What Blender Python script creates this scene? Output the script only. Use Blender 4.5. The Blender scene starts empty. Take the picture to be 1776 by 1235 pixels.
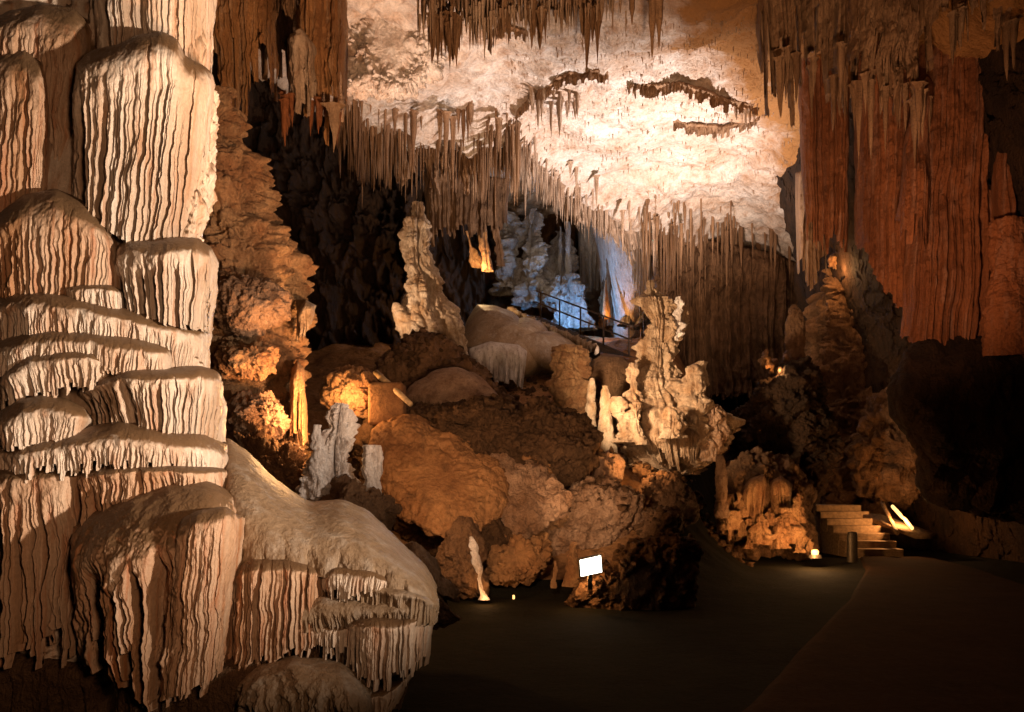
import bpy, math, random
import numpy as np

# ------------------------------------------------------------------ basics
rng = np.random.default_rng(7)
random.seed(7)
S = bpy.context.scene
C = S.collection
F, CX, HY, EYE = 1381.0, 888.0, 850.0, 1.6      # focal length in px of the 1776 px wide picture, centre, horizon, eye height


def at(px, py, Y):
    return np.array([(px - CX) / F * Y, Y, EYE - (py - HY) / F * Y])


def unproj(px, py, Y):
    return np.stack([(px - CX) / F * Y, Y + 0 * px, EYE - (py - HY) / F * Y], -1)


# ------------------------------------------------------------------ noise
def _hash(ix, iy, iz, seed):
    h = (ix.astype(np.int64) * 374761393 + iy.astype(np.int64) * 668265263 + iz.astype(np.int64) * 2147483647 + seed * 974711) & 0xFFFFFFFF
    h = ((h ^ (h >> 13)) * 1274126177) & 0xFFFFFFFF
    h = (h ^ (h >> 16)) * 2246822519 & 0xFFFFFFFF
    h = h ^ (h >> 15)
    return (h & 0xFFFF).astype(np.float32) / 65535.0


def vnoise(p, seed=0):
    i = np.floor(p).astype(np.int64)
    f = (p - i).astype(np.float32)
    f = f * f * f * (f * (f * 6 - 15) + 10)
    x, y, z = i[..., 0], i[..., 1], i[..., 2]
    fx, fy, fz = f[..., 0], f[..., 1], f[..., 2]
    r = 0
    for dx in (0, 1):
        wx = fx if dx else 1 - fx
        for dy in (0, 1):
            wy = fy if dy else 1 - fy
            for dz in (0, 1):
                wz = fz if dz else 1 - fz
                r = r + wx * wy * wz * _hash(x + dx, y + dy, z + dz, seed)
    return r * 2 - 1


_R = np.array([[0.36, 0.48, -0.8], [-0.8, 0.6, 0.0], [0.48, 0.64, 0.6]])


def fbm(p, octv=4, gain=0.5, seed=0, ridged=False):
    a, s, t = 1.0, 0.0, 0.0
    q = np.asarray(p, dtype=np.float64)
    for o in range(octv):
        q = q @ _R.T
        n = vnoise(q, seed + o * 17)
        if ridged:
            n = 1 - 2 * np.abs(n)
        s = s + a * n
        t += a
        a *= gain
        q = q * 2.03 + 11.3
    return s / t


def crag(p, seed=0):
    """broken-rock relief: rounded lumps parted by sharp creases (0 in the crease, 1 on the lump)"""
    q = p + 0.35 * np.stack([vnoise(p * 1.7, seed + 1), vnoise(p * 1.7 + 9.1, seed + 2), vnoise(p * 1.7 + 4.7, seed + 3)], -1)
    i0 = np.floor(q).astype(np.int64)
    d1 = np.full(q.shape[:-1], 9.0)
    d2 = d1.copy()
    for dx in (-1, 0, 1):
        for dy in (-1, 0, 1):
            for dz in (-1, 0, 1):
                ix, iy, iz = i0[..., 0] + dx, i0[..., 1] + dy, i0[..., 2] + dz
                d = (ix + _hash(ix, iy, iz, seed) - q[..., 0]) ** 2 + (iy + _hash(ix, iy, iz, seed + 7) - q[..., 1]) ** 2 + (iz + _hash(ix, iy, iz, seed + 13) - q[..., 2]) ** 2
                d2 = np.where(d < d1, d1, np.minimum(d2, d))
                d1 = np.minimum(d1, d)
    return np.clip((np.sqrt(d2) - np.sqrt(d1)) * 1.6, 0, 1) ** 0.6


def h1(i, seed):
    return _hash(i, i * 0 + 5, i * 0 + 9, seed)


def rods(q, seed, taper=0.0, amin=0.25, deep=0.16):
    """one-dimensional irregular row of round rods; q in units of the mean spacing"""
    i0 = np.floor(q).astype(np.int64)
    best = np.zeros(q.shape, np.float32)
    rid = np.full(q.shape, 0.5, np.float32)
    for k in (-1, 0, 1):
        i = i0 + k
        c = i + 0.5 + 0.75 * (h1(i, seed) - 0.5)
        w = (0.5 + 0.5 * h1(i, seed + 1)) * (1 - taper)
        d = (q - c) / w
        a0 = h1(i, seed + 2)
        a = np.where(a0 < deep, amin * 0.5, 0.62 + 0.38 * a0)
        hh = a * np.sqrt(np.clip(1 - d * d, 0, 1))
        m = hh > best
        best = np.where(m, hh, best)
        rid = np.where(m, h1(i, seed + 3), rid)
    return best, rid


def grid_normals(P):
    """outward normals of a closed n x m grid, from a smoothed copy"""
    Q = P.copy()
    for _ in range(3):
        Q = (Q + np.roll(Q, 1, 1) + np.roll(Q, -1, 1)) / 3
        Q[1:-1] = (Q[1:-1] + Q[:-2] + Q[2:]) / 3
    dv = np.gradient(Q, axis=0)
    du = np.roll(Q, -1, 1) - np.roll(Q, 1, 1)
    N = np.cross(dv, du)
    N /= np.linalg.norm(N, axis=-1, keepdims=True) + 1e-12
    c = Q.reshape(-1, 3).mean(0)
    if np.mean(np.sum(N * (Q - c), -1)) < 0:
        N = -N
    return N


def sstep(a, b, x):
    t = np.clip((x - a) / (b - a), 0, 1)
    return t * t * (3 - 2 * t)


# ------------------------------------------------------------------ objects
def tag(o, label=None, cat=None, group=None, kind=None):
    if label:
        o['label'] = label
    if cat:
        o['category'] = cat
    if group:
        o['group'] = group
    if kind or cat:
        o['kind'] = kind or 'thing'
    return o


def thing(name, label, cat, loc, group=None):
    o = bpy.data.objects.new(name, None)
    o.empty_display_size = 0.2
    C.objects.link(o)
    o.location = [float(c) for c in loc]
    return tag(o, label, cat, group)


def make_mesh(name, V, faces, mat, smooth=True):
    V = np.asarray(V, np.float32)
    me = bpy.data.meshes.new(name)
    me.vertices.add(len(V))
    me.vertices.foreach_set('co', V.ravel())
    F4 = [np.asarray(f, np.int32) for f in (faces if isinstance(faces, list) else [faces]) if len(f)]
    nl = sum(f.size for f in F4)
    npoly = sum(len(f) for f in F4)
    me.loops.add(nl)
    me.loops.foreach_set('vertex_index', np.concatenate([f.ravel() for f in F4]))
    me.polygons.add(npoly)
    tot = np.concatenate([np.full(len(f), f.shape[1], np.int32) for f in F4])
    me.polygons.foreach_set('loop_start', np.concatenate([[0], np.cumsum(tot)[:-1]]).astype(np.int32))
    me.polygons.foreach_set('loop_total', tot)
    if smooth:
        me.polygons.foreach_set('use_smooth', np.ones(npoly, bool))
    me.update(calc_edges=True)
    me.validate()
    if mat:
        me.materials.append(mat)
    return me


def put(name, V, faces, mat, parent=None, label=None, cat=None, group=None, kind=None, smooth=True):
    """link world-space vertices as one object; a top-level object gets its origin at its base"""
    V = np.asarray(V, np.float64).reshape(-1, 3)
    if parent is None:
        loc = np.array([V[:, 0].mean(), V[:, 1].mean(), V[:, 2].min()])
        me = make_mesh(name, V - loc, faces, mat, smooth)
    else:
        base = np.zeros(3)
        p = parent
        while p is not None:
            base += np.array(p.location)
            p = p.parent
        me = make_mesh(name, V - base, faces, mat, smooth)
        loc = np.zeros(3)
    o = bpy.data.objects.new(name, me)
    C.objects.link(o)
    o.location = [float(c) for c in loc]
    if parent is not None:
        o.parent = parent
    return tag(o, label, cat, group, kind)


def grid_faces(n, m, wrap=False, off=0):
    """n rows x m columns; wrap closes the columns"""
    r = np.arange(n - 1)[:, None]
    c = np.arange(m if wrap else m - 1)[None, :]
    c2 = (c + 1) % m
    a = r * m + c
    b = r * m + c2
    d = (r + 1) * m + c
    e = (r + 1) * m + c2
    return np.stack([a, b, e, d], -1).reshape(-1, 4) + off


def resample(pts, t):
    p = np.array(pts, float)
    d = np.concatenate([[0], np.cumsum(np.hypot(*np.diff(p, axis=0).T))])
    d /= d[-1]
    x = np.interp(t, d, p[:, 0])
    y = np.interp(t, d, p[:, 1])
    k = max(1, len(t) // 40)
    ker = np.ones(2 * k + 1) / (2 * k + 1)
    sm = lambda a: np.convolve(np.pad(a, k, mode='edge'), ker, 'valid')
    return sm(x), sm(y)


# ------------------------------------------------------------------ shape builders
_seed = [100]


def nseed():
    _seed[0] += 31
    return _seed[0]


def drapery(name, top, bot, Y, mat, parent=None, lip=(0.3, 0.25), rod=9, amp=0.09, fade=(0.15, 0.5), rag=0.2,
            under=0.0, endr=0.35, taper=0.35, rough=0.03, fine=0.5, res=1.0, amin=0.25, endp=5, ext=0, deep=0.16, **kw):
    """a flowstone curtain: rounded lip on top, hanging fluted front, ragged hem, ends that turn back"""
    sd = nseed()
    W = max(np.ptp([p[0] for p in top]), np.ptp([p[0] for p in bot]))
    H = max(abs(b[1] - t[1]) for t in top for b in bot)
    nu = int(np.clip(W * 2.0 * res, 48, 760))
    nv = int(np.clip(H * 0.75 * res, 24, 260))
    u = np.linspace(0, 1, nu)
    tx, ty = resample(top, u)
    bx, by = resample(bot, u)
    s = np.linspace(0, 1, nv)[:, None]
    Yb = (Y if np.isscalar(Y) else np.interp(u, np.linspace(0, 1, len(Y)), Y)) + 0 * u
    lf = lip[1]
    yo = np.where(s < lf, lip[0] * (1 - np.sqrt(np.clip(1 - (1 - s / lf) ** 2, 0, 1))), under * ((s - lf) / (1 - lf)) ** 2)
    e = np.abs(2 * u - 1) ** endp
    yo = yo + (endr * (1 - np.sqrt(np.clip(1 - e, 0, 1))))[None, :]
    Ym = Yb.mean()
    mpp = Ym / F
    # rods run in curtain coordinates, slightly wavering
    U = (u * W)[None, :] + 0 * s
    P0 = np.stack([U * mpp, 0 * U, s * H * mpp + 0 * U], -1)
    wob = vnoise(P0 * np.array([1.0, 1, 0.07]) / (rod * mpp * 4), sd) * 0.36 + vnoise(P0 * np.array([1.5, 1, 0.3]) / (rod * mpp * 2.2), sd + 3) * 0.08
    q = U / rod + wob
    fd = sstep(fade[0], fade[1], s + 0.12 * vnoise(np.stack([q * 0.7, 0 * q, 0 * q], -1), sd + 5))
    hh, rid = rods(q, sd, taper * s * fd, amin, deep)
    q2 = U / (rod * fine) + wob * 1.7
    h2, _ = rods(q2, sd + 50, 0.0, 0.3)
    ragk = rag * rid * sstep(0.2, 1, s)
    se = s * (1 - ragk)
    px = tx + (bx - tx) * se
    py = ty + (by - ty) * se + ext * se ** 3
    P = unproj(px, py, Yb[None, :] + yo)
    dy = amp * (1 - hh) * fd + amp * 0.42 * (1 - h2) * fd
    n1 = fbm(P * 2.2 * 6 / Ym, 4, 0.5, sd + 7)
    n2 = fbm(P * np.array([9, 9, 5]) * 6 / Ym, 4, 0.6, sd + 8)
    lk = 0.45 + 0.55 * sstep(lf * 0.6, lf * 1.3, s)
    P[..., 1] += dy + lk * (rough * 2.0 * n1 + rough * 1.1 * n2)
    P[..., 2] += lk * rough * 0.9 * n1
    P[..., 0] += rough * 0.5 * n2
    # a back row that ties the lip to the rock behind
    Pk = unproj(px[0:1], py[0:1], (Yb[None, :] + yo)[0:1] + 0.5)
    Pall = np.concatenate([Pk, P], 0)
    return put(name, Pall.reshape(-1, 3), grid_faces(nv + 1, nu), mat, parent, **kw)


def column(name, prof, Y, mat, parent=None, k=0.8, plate=(0.0, 0.3), flute=(0, 0.0), rough=0.06, freq=1.0, res=1.0, lean=0.0, knob=0.0, smooth_k=3, cragk=0.5, **kw):
    """a standing formation: profile rows (py, left px, right px), swept round and displaced"""
    sd = nseed()
    prof = sorted(prof)
    py0, py1 = prof[0][0], prof[-1][0]
    W = max(p[2] - p[1] for p in prof)
    nz = int(np.clip((py1 - py0) * 0.95 * res, 24, 520))
    nt = int(np.clip(W * 3.2 * res, 40, 420))
    py = np.linspace(py0, py1, nz)
    pl = np.interp(py, [p[0] for p in prof], [p[1] for p in prof])
    pr = np.interp(py, [p[0] for p in prof], [p[2] for p in prof])
    kk = max(1, int(nz * smooth_k / 150))
    ker = np.ones(2 * kk + 1) / (2 * kk + 1)
    sm = lambda a: np.convolve(np.pad(a, kk, mode='edge'), ker, 'valid')
    pl, pr = sm(pl), sm(pr)
    th = np.linspace(0, 2 * math.pi, nt, endpoint=False)
    c = (pl + pr) / 2
    hw = (pr - pl) / 2 * Y / F
    hw[0] *= 0.15
    cx = (c - CX) / F * Y
    z = EYE - (py - HY) / F * Y
    ct, s_ = np.cos(th)[None], np.sin(th)[None]
    dirv = np.stack([ct + 0 * hw[:, None], k * s_ + 0 * hw[:, None], 0 * ct + 0 * hw[:, None]], -1)
    base = np.stack([cx, Y + 0 * cx + lean * (z - z[-1]), z], -1)[:, None, :]
    P = base + dirv * hw[:, None, None]
    sc = 10.0 / Y * freq
    n1 = fbm(P * 1.6 * sc, 4, 0.55, sd)
    n2 = fbm(P * 6.0 * sc, 4, 0.6, sd + 4)
    d = rough * (1.5 * n1 + 0.8 * n2)
    if cragk > 0:
        d = d + rough * cragk * (1.5 * crag(P * np.array([2.2, 2.2, 1.7]) * sc, sd + 61) + 0.8 * crag(P * 6.0 * sc, sd + 67) - 1.3)
    cv = fbm(P * np.array([2.6, 2.6, 0.75]) * sc, 3, 0.55, sd + 91, True)
    d = d - 1.1 * rough * np.clip(cv, 0, 1) ** 2
    if plate[0] > 0:
        per = plate[1]
        qz = (P[..., 2] + per * 0.9 * fbm(P * 1.3 * sc, 3, 0.5, sd + 9)) / per
        pr_, rid = rods(qz, sd + 20, 0.0, 0.2)
        patch = sstep(-0.35, 0.3, fbm(P * 1.1 * sc, 2, 0.5, sd + 13))
        d = d + plate[0] * (pr_ - 0.6) * (0.35 + 0.65 * patch)
    if flute[0] > 0:
        q = (th[None] / (2 * math.pi) * W * 2.6) / flute[0] + 1.4 * vnoise(P * np.array([1.2, 1.2, 0.35]) * sc, sd + 2)
        hh, rid = rods(q, sd + 30)
        d = d + flute[1] * (hh - 0.6)
    if knob > 0:
        d = d + knob * np.maximum(0, fbm(P * 3.2 * sc, 2, 0.5, sd + 77)) ** 1.2
    lim = np.minimum(1, hw[:, None] / (0.5 * max(hw.max(), 1e-6)) + 0.25)
    P = P + dirv * (d * lim)[..., None]
    P[..., 2] += 0.5 * rough * n1
    return put(name, P.reshape(-1, 3), grid_faces(nz, nt, True), mat, parent, **kw)


def blob(name, outline, Y, T, mat, parent=None, rough=0.1, freq=1.0, tilt=0.0, box=0.75, res=1.0, plate=(0, 0.3), flute=(0, 0), ridged=False, fine=1.0, cragk=0.45, **kw):
    """a rock with a traced outline, closed and inflated to its own thickness"""
    sd = nseed()
    p = np.array(outline, float)
    c = p.mean(0)
    ang = np.arctan2(p[:, 1] - c[1], p[:, 0] - c[0])
    rad = np.hypot(p[:, 0] - c[0], p[:, 1] - c[1])
    o = np.argsort(ang)
    ang, rad = ang[o], rad[o]
    ang = np.concatenate([ang - 2 * math.pi, ang, ang + 2 * math.pi])
    rad = np.concatenate([rad] * 3)
    per = rad.mean() * 6.28
    nt = int(np.clip(per * 0.8 * res, 40, 620))
    npz = int(np.clip(rad.mean() * 1.6 * res, 20, 300))
    th = np.linspace(-math.pi, math.pi, nt, endpoint=False)
    R = np.interp(th, ang, rad)
    ph = np.linspace(0.0, math.pi * 0.92, npz)[:, None]
    r = np.sin(ph) ** box
    px = c[0] + R[None] * r * np.cos(th)[None]
    py = c[1] + R[None] * r * np.sin(th)[None]
    dep = -T * np.cos(ph) + 0 * px
    Yv = Y + dep
    Yv = Yv + tilt * (c[1] - py) / F * Y
    P = unproj(px, py, Yv)
    sc = 10.0 / Y * freq
    n = fbm(P * 1.1 * sc, 5, 0.5, sd, ridged)
    n2 = fbm(P * 6.5 * sc, 4, 0.6, sd + 5)
    N = grid_normals(P)
    d = rough * (1.3 * n + 0.6 * fine * n2)
    if cragk > 0:
        d = d + rough * cragk * (1.5 * crag(P * 1.5 * sc, sd + 61) + 0.9 * fine * crag(P * 4.5 * sc, sd + 67) - 1.3)
    if plate[0] > 0:
        qz = (P[..., 2] + plate[1] * 0.9 * fbm(P * 1.3 * sc, 3, 0.5, sd + 9)) / plate[1]
        pr_, _ = rods(qz, sd + 20, 0.0, 0.2)
        d = d + plate[0] * (pr_ - 0.6)
    if flute[0] > 0:
        q = px / flute[0] + 1.3 * vnoise(P * np.array([1.2, 1.2, 0.4]) * sc, sd + 2)
        hh, _ = rods(q, sd + 33)
        d = d + flute[1] * (hh - 0.6)
    pw = sstep(0.0, 0.22, ph)
    d = d * pw + (1 - pw) * d[:max(2, npz // 12)].mean()
    P = P + N * d[..., None]
    P[0] = P[0].mean(0)
    return put(name, P.reshape(-1, 3), grid_faces(npz, nt, True), mat, parent, **kw)


def wall(name, rows, mat, n=(220, 320), rough=0.3, freq=0.35, flute=(0, 0), fine=0.3, **kw):
    """a sheet of rock through a grid of (px, py, depth) control points"""
    sd = nseed()
    G = np.array([[at(*p) for p in r] for r in rows])
    a, b = G.shape[:2]
    ti = np.linspace(0, a - 1, n[0])
    tj = np.linspace(0, b - 1, n[1])

    def ip(A, t, axis):
        A = np.moveaxis(A, axis, 0)
        i = np.clip(np.floor(t).astype(int), 0, A.shape[0] - 2)
        f = (t - i)
        f = (f * f * (3 - 2 * f))[:, None, None]
        return np.moveaxis(A[i] * (1 - f) + A[i + 1] * f, 0, axis)
    P = ip(ip(G, ti, 0), tj, 1)
    n1 = fbm(P * freq, 5, 0.5, sd)
    n2 = fbm(P * freq * 6, 4, 0.6, sd + 3)
    d = rough * n1 + rough * fine * n2 + rough * 0.8 * (crag(P * freq * 2.2, sd + 61) + 0.5 * crag(P * freq * 6, sd + 67))
    if flute[0] > 0:
        s = P[..., 0] + P[..., 1] * 0.6
        q = s / flute[0] + 1.5 * vnoise(P * np.array([0.8, 0.8, 0.25]), sd + 2)
        hh, _ = rods(q, sd + 33)
        q2 = s / flute[0] * 3.1 + 2.0 * vnoise(P * np.array([1.8, 1.8, 0.4]), sd + 6)
        h2, _ = rods(q2, sd + 39)
        d = d + flute[1] * (1 - hh) + flute[1] * 0.35 * (1 - h2)
    P[..., 1] += d
    P[..., 2] += 0.4 * rough * n2
    return put(name, P.reshape(-1, 3), grid_faces(n[0], n[1]), mat, kind='structure', **kw)


def box_verts(c, size, R=None):
    s = np.array(size) / 2
    v = np.array([[x, y, z] for x in (-1, 1) for y in (-1, 1) for z in (-1, 1)], float) * s
    if R is not None:
        v = v @ np.array(R).T
    v = v + np.array(c)
    f = np.array([[0, 1, 3, 2], [4, 6, 7, 5], [0, 4, 5, 1], [2, 3, 7, 6], [0, 2, 6, 4], [1, 5, 7, 3]])
    return v, f


def merge(parts):
    V, Fs, n = [], [], 0
    for v, f in parts:
        V.append(v)
        Fs.append(np.asarray(f) + n)
        n += len(v)
    return np.concatenate(V), np.concatenate(Fs)


def tube(pts, r, n=10, jit=0.0, sd=3):
    p = np.array(pts, float)
    r = np.broadcast_to(np.asarray(r, float), (len(p),))
    t = np.gradient(p, axis=0)
    t /= np.linalg.norm(t, axis=1, keepdims=True) + 1e-9
    up = np.where(np.abs(t[:, 2:3]) > 0.9, np.array([[1.0, 0, 0]]), np.array([[0, 0, 1.0]]))
    a = np.cross(t, up)
    a /= np.linalg.norm(a, axis=1, keepdims=True)
    b = np.cross(t, a)
    th = np.linspace(0, 2 * math.pi, n, endpoint=False)
    P = p[:, None] + r[:, None, None] * (a[:, None] * np.cos(th)[None, :, None] + b[:, None] * np.sin(th)[None, :, None])
    if jit:
        P = P + jit * fbm(P * 4, 3, 0.5, sd)[..., None]
    V = P.reshape(-1, 3)
    f = grid_faces(len(p), n, True)
    V = np.concatenate([V, p[:1], p[-1:]])
    k = len(V)
    cap = []
    for i in range(n):
        j = (i + 1) % n
        cap.append([k - 2, j, i, i])
        m = (len(p) - 1) * n
        cap.append([k - 1, m + i, m + j, m + j])
    return V, f, np.array(cap)[:, :3]


def bevel(o, w=0.01, seg=2):
    m = o.modifiers.new('Bevel', 'BEVEL')
    m.width = w
    m.segments = seg
    m.limit_method = 'ANGLE'
    return o


# ------------------------------------------------------------------ materials
def stone(name, ca, cb, stain, streak=1.0, scale=1.0, bump=0.5, rough=0.7, spec=0.3, stain_amt=0.5, top_tint=None, top_tint_lo=0.35, fine=1.0, speck=0.3, clay=None, bd=0.05):
    m = bpy.data.materials.new(name)
    m.use_nodes = True
    nt = m.node_tree
    N, L = nt.nodes, nt.links
    N.clear()
    out = N.new('ShaderNodeOutputMaterial')
    bs = N.new('ShaderNodeBsdfPrincipled')
    L.new(bs.outputs[0], out.inputs[0])
    geo = N.new('ShaderNodeNewGeometry')

    def noise(sx, sy, sz, detail=6, rg=0.6, dist=0.0):
        mp = N.new('ShaderNodeMapping')
        mp.inputs['Scale'].default_value = (sx, sy, sz)
        L.new(geo.outputs['Position'], mp.inputs[0])
        n = N.new('ShaderNodeTexNoise')
        n.inputs['Scale'].default_value = 1.0
        n.inputs['Detail'].default_value = detail
        n.inputs['Roughness'].default_value = rg
        n.inputs['Distortion'].default_value = dist
        L.new(mp.outputs[0], n.inputs['Vector'])
        return n.outputs[0]

    def ramp(src, a, b):
        r = N.new('ShaderNodeMapRange')
        r.inputs['From Min'].default_value = a
        r.inputs['From Max'].default_value = b
        L.new(src, r.inputs[0])
        return r.outputs[0]

    def mix(f, a, b, mode='MIX'):
        x = N.new('ShaderNodeMix')
        x.data_type = 'RGBA'
        x.blend_type = mode
        if isinstance(f, float):
            x.inputs[0].default_value = f
        else:
            L.new(f, x.inputs[0])
        for i, c in ((6, a), (7, b)):
            if isinstance(c, tuple):
                x.inputs[i].default_value = (*c, 1)
            else:
                L.new(c, x.inputs[i])
        return x.outputs[2]
    zs = 1.0 - 0.88 * streak
    s = scale
    big = noise(2.2 * s, 2.2 * s, 2.2 * s * zs, 6, 0.65)
    strk = noise(9 * s, 9 * s, 9 * s * zs * 0.5 + 0.05, 5, 0.6, 0.3)
    sp = noise(30 * s, 30 * s, 30 * s, 5, 0.7)
    col = mix(ramp(big, 0.35, 0.62), ca, cb)
    col = mix(ramp(strk, 0.5, 0.72), col, stain) if stain_amt > 0 else col
    # mute the stain by its amount
    if stain_amt > 0:
        base2 = mix(ramp(big, 0.35, 0.62), ca, cb)
        col = mix(stain_amt, base2, col)
    spk = N.new('ShaderNodeMapRange')
    spk.inputs['From Min'].default_value = 0.3
    spk.inputs['From Max'].default_value = 0.7
    spk.inputs['To Min'].default_value = 1 - speck
    spk.inputs['To Max'].default_value = 1 + speck * 0.55
    L.new(sp, spk.inputs[0])
    vm = N.new('ShaderNodeVectorMath')
    vm.operation = 'SCALE'
    L.new(col, vm.inputs[0])
    L.new(spk.outputs[0], vm.inputs['Scale'])
    col = vm.outputs[0]
    if clay:
        cs = N.new('ShaderNodeSeparateXYZ')
        L.new(geo.outputs['Position'], cs.inputs[0])
        e1 = N.new('ShaderNodeMath')
        e1.operation = 'MULTIPLY_ADD'
        L.new(cs.outputs[1], e1.inputs[0])
        e1.inputs[1].default_value = -0.65
        L.new(cs.outputs[0], e1.inputs[2])
        e2 = N.new('ShaderNodeMath')
        e2.operation = 'MULTIPLY_ADD'
        L.new(noise(0.55, 0.55, 0.55, 7, 0.65), e2.inputs[0])
        e2.inputs[1].default_value = 7.0
        L.new(e1.outputs[0], e2.inputs[2])
        col = mix(ramp(e2.outputs[0], -5.4, -3.8), col, clay)
    if top_tint:  # browner tone on faces that point upward
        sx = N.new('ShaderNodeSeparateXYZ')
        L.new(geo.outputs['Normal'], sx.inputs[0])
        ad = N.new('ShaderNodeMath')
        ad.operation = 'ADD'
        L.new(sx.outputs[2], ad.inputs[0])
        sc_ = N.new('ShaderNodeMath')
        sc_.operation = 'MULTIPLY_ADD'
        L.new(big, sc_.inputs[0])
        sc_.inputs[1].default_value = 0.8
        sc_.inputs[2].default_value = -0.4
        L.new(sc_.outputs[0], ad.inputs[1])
        col = mix(ramp(ad.outputs[0], top_tint_lo, top_tint_lo + 0.3), col, top_tint)
    L.new(col, bs.inputs['Base Color'])
    bs.inputs['Roughness'].default_value = rough
    bs.inputs['Specular IOR Level'].default_value = spec
    b1 = N.new('ShaderNodeBump')
    b1.inputs['Strength'].default_value = bump
    b1.inputs['Distance'].default_value = bd / s
    ad = N.new('ShaderNodeMath')
    ad.operation = 'MULTIPLY_ADD'
    L.new(sp, ad.inputs[0])
    ad.inputs[1].default_value = 0.7 * fine
    L.new(strk, ad.inputs[2])
    L.new(ad.outputs[0], b1.inputs['Height'])
    L.new(b1.outputs[0], bs.inputs['Normal'])
    return m


def plain(name, col, rough=0.6, metal=0.0, bump=0.2):
    m = bpy.data.materials.new(name)
    m.use_nodes = True
    nt = m.node_tree
    bs = nt.nodes['Principled BSDF']
    n = nt.nodes.new('ShaderNodeTexNoise')
    n.inputs['Scale'].default_value = 14
    n.inputs['Detail'].default_value = 6
    cr = nt.nodes.new('ShaderNodeValToRGB')
    cr.color_ramp.elements[0].color = (*[c * 0.6 for c in col], 1)
    cr.color_ramp.elements[1].color = (*[min(1, c * 1.25) for c in col], 1)
    cr.color_ramp.elements[0].position = 0.3
    cr.color_ramp.elements[1].position = 0.7
    nt.links.new(n.outputs[0], cr.inputs[0])
    nt.links.new(cr.outputs[0], bs.inputs['Base Color'])
    bs.inputs['Roughness'].default_value = rough
    bs.inputs['Metallic'].default_value = metal
    b = nt.nodes.new('ShaderNodeBump')
    b.inputs['Strength'].default_value = bump
    b.inputs['Distance'].default_value = 0.01
    nt.links.new(n.outputs[0], b.inputs['Height'])
    nt.links.new(b.outputs[0], bs.inputs['Normal'])
    return m


def glow(name, col, strength):
    m = bpy.data.materials.new(name)
    m.use_nodes = True
    bs = m.node_tree.nodes['Principled BSDF']
    bs.inputs['Base Color'].default_value = (*col, 1)
    bs.inputs['Emission Color'].default_value = (*col, 1)
    bs.inputs['Emission Strength'].default_value = strength
    return m


M = {}
M['flow'] = stone('pale_flowstone', (.78, .64, .52), (.60, .41, .28), (.46, .18, .06), 1.0, 1.6, 0.45, 0.45, 0.45, 0.75, top_tint=(.19, .105, .05), top_tint_lo=0.22, speck=0.2)
M['floworange'] = stone('orange_flowstone', (.66, .46, .32), (.46, .23, .11), (.42, .12, .03), 1.0, 1.6, 0.45, 0.5, 0.4, 0.85, top_tint=(.18, .10, .048), top_tint_lo=0.22, speck=0.2)
M['mound'] = stone('silt_covered_flowstone', (.36, .24, .145), (.25, .155, .085), (.62, .55, .48), 0.15, 0.9, 0.5, 0.5, 0.4, 0.35, speck=0.25)
M['ceil'] = stone('pale_ceiling_limestone', (.84, .73, .64), (.66, .48, .36), (.36, .16, .06), 0.0, 0.42, 0.8, 0.8, 0.2, 0.7, clay=(.36, .165, .055), bd=0.08)
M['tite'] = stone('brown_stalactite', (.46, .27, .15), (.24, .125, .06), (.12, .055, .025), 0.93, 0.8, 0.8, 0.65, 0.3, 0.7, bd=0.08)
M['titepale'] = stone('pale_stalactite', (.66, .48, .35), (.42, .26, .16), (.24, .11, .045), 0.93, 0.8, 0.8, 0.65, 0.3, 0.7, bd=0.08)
M['brown'] = stone('brown_rock', (.34, .185, .095), (.17, .085, .04), (.07, .035, .018), 0.2, 0.8, 1.0, 0.8, 0.25, 0.7, bd=0.14)
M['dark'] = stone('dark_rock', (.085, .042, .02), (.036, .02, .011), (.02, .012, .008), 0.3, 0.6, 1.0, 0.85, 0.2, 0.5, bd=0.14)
M['red'] = stone('red_flowstone', (.36, .125, .045), (.21, .07, .026), (.46, .28, .20), 1.0, 0.7, 0.8, 0.7, 0.3, 0.4, bd=0.08)
M['rust'] = stone('rusty_curtain', (.54, .27, .11), (.30, .125, .045), (.66, .48, .33), 1.0, 0.8, 0.8, 0.65, 0.3, 0.55, bd=0.08)
M['orange'] = stone('orange_rock', (.58, .34, .17), (.34, .155, .065), (.13, .055, .025), 0.2, 1.0, 1.0, 0.7, 0.35, 0.7, bd=0.13)
M['pink'] = stone('pinkish_rock', (.55, .35, .23), (.32, .17, .09), (.13, .06, .03), 0.2, 1.0, 1.0, 0.75, 0.3, 0.7, bd=0.13)
M['pillar'] = stone('cream_stalagmite', (.76, .60, .45), (.42, .25, .13), (.17, .08, .035), 0.35, 1.0, 1.0, 0.55, 0.4, 0.75, bd=0.12)
M['tan'] = stone('tan_stalagmite', (.66, .47, .32), (.36, .20, .10), (.13, .06, .028), 0.35, 1.0, 1.0, 0.5, 0.4, 0.8, bd=0.12)
M['grey'] = stone('grey_stalagmite', (.80, .73, .70), (.52, .42, .37), (.19, .11, .07), 0.5, 1.4, 0.8, 0.5, 0.4, 0.75, bd=0.08)
M['slope'] = stone('clay_slope', (.36, .185, .08), (.22, .10, .042), (.085, .042, .02), 0.0, 0.55, 0.55, 0.9, 0.15, 0.75, bd=0.10)
M['scree'] = stone('dark_scree', (.17, .09, .045), (.09, .048, .024), (.05, .026, .014), 0.0, 0.9, 1.0, 0.9, 0.15, 0.6, bd=0.12)
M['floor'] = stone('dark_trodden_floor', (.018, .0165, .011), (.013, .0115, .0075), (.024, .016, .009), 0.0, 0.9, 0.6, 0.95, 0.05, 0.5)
M['path'] = stone('earth_path', (.044, .021, .010), (.032, .016, .0075), (.054, .031, .017), 0.0, 0.9, 0.5, 0.95, 0.05, 0.5)
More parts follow.
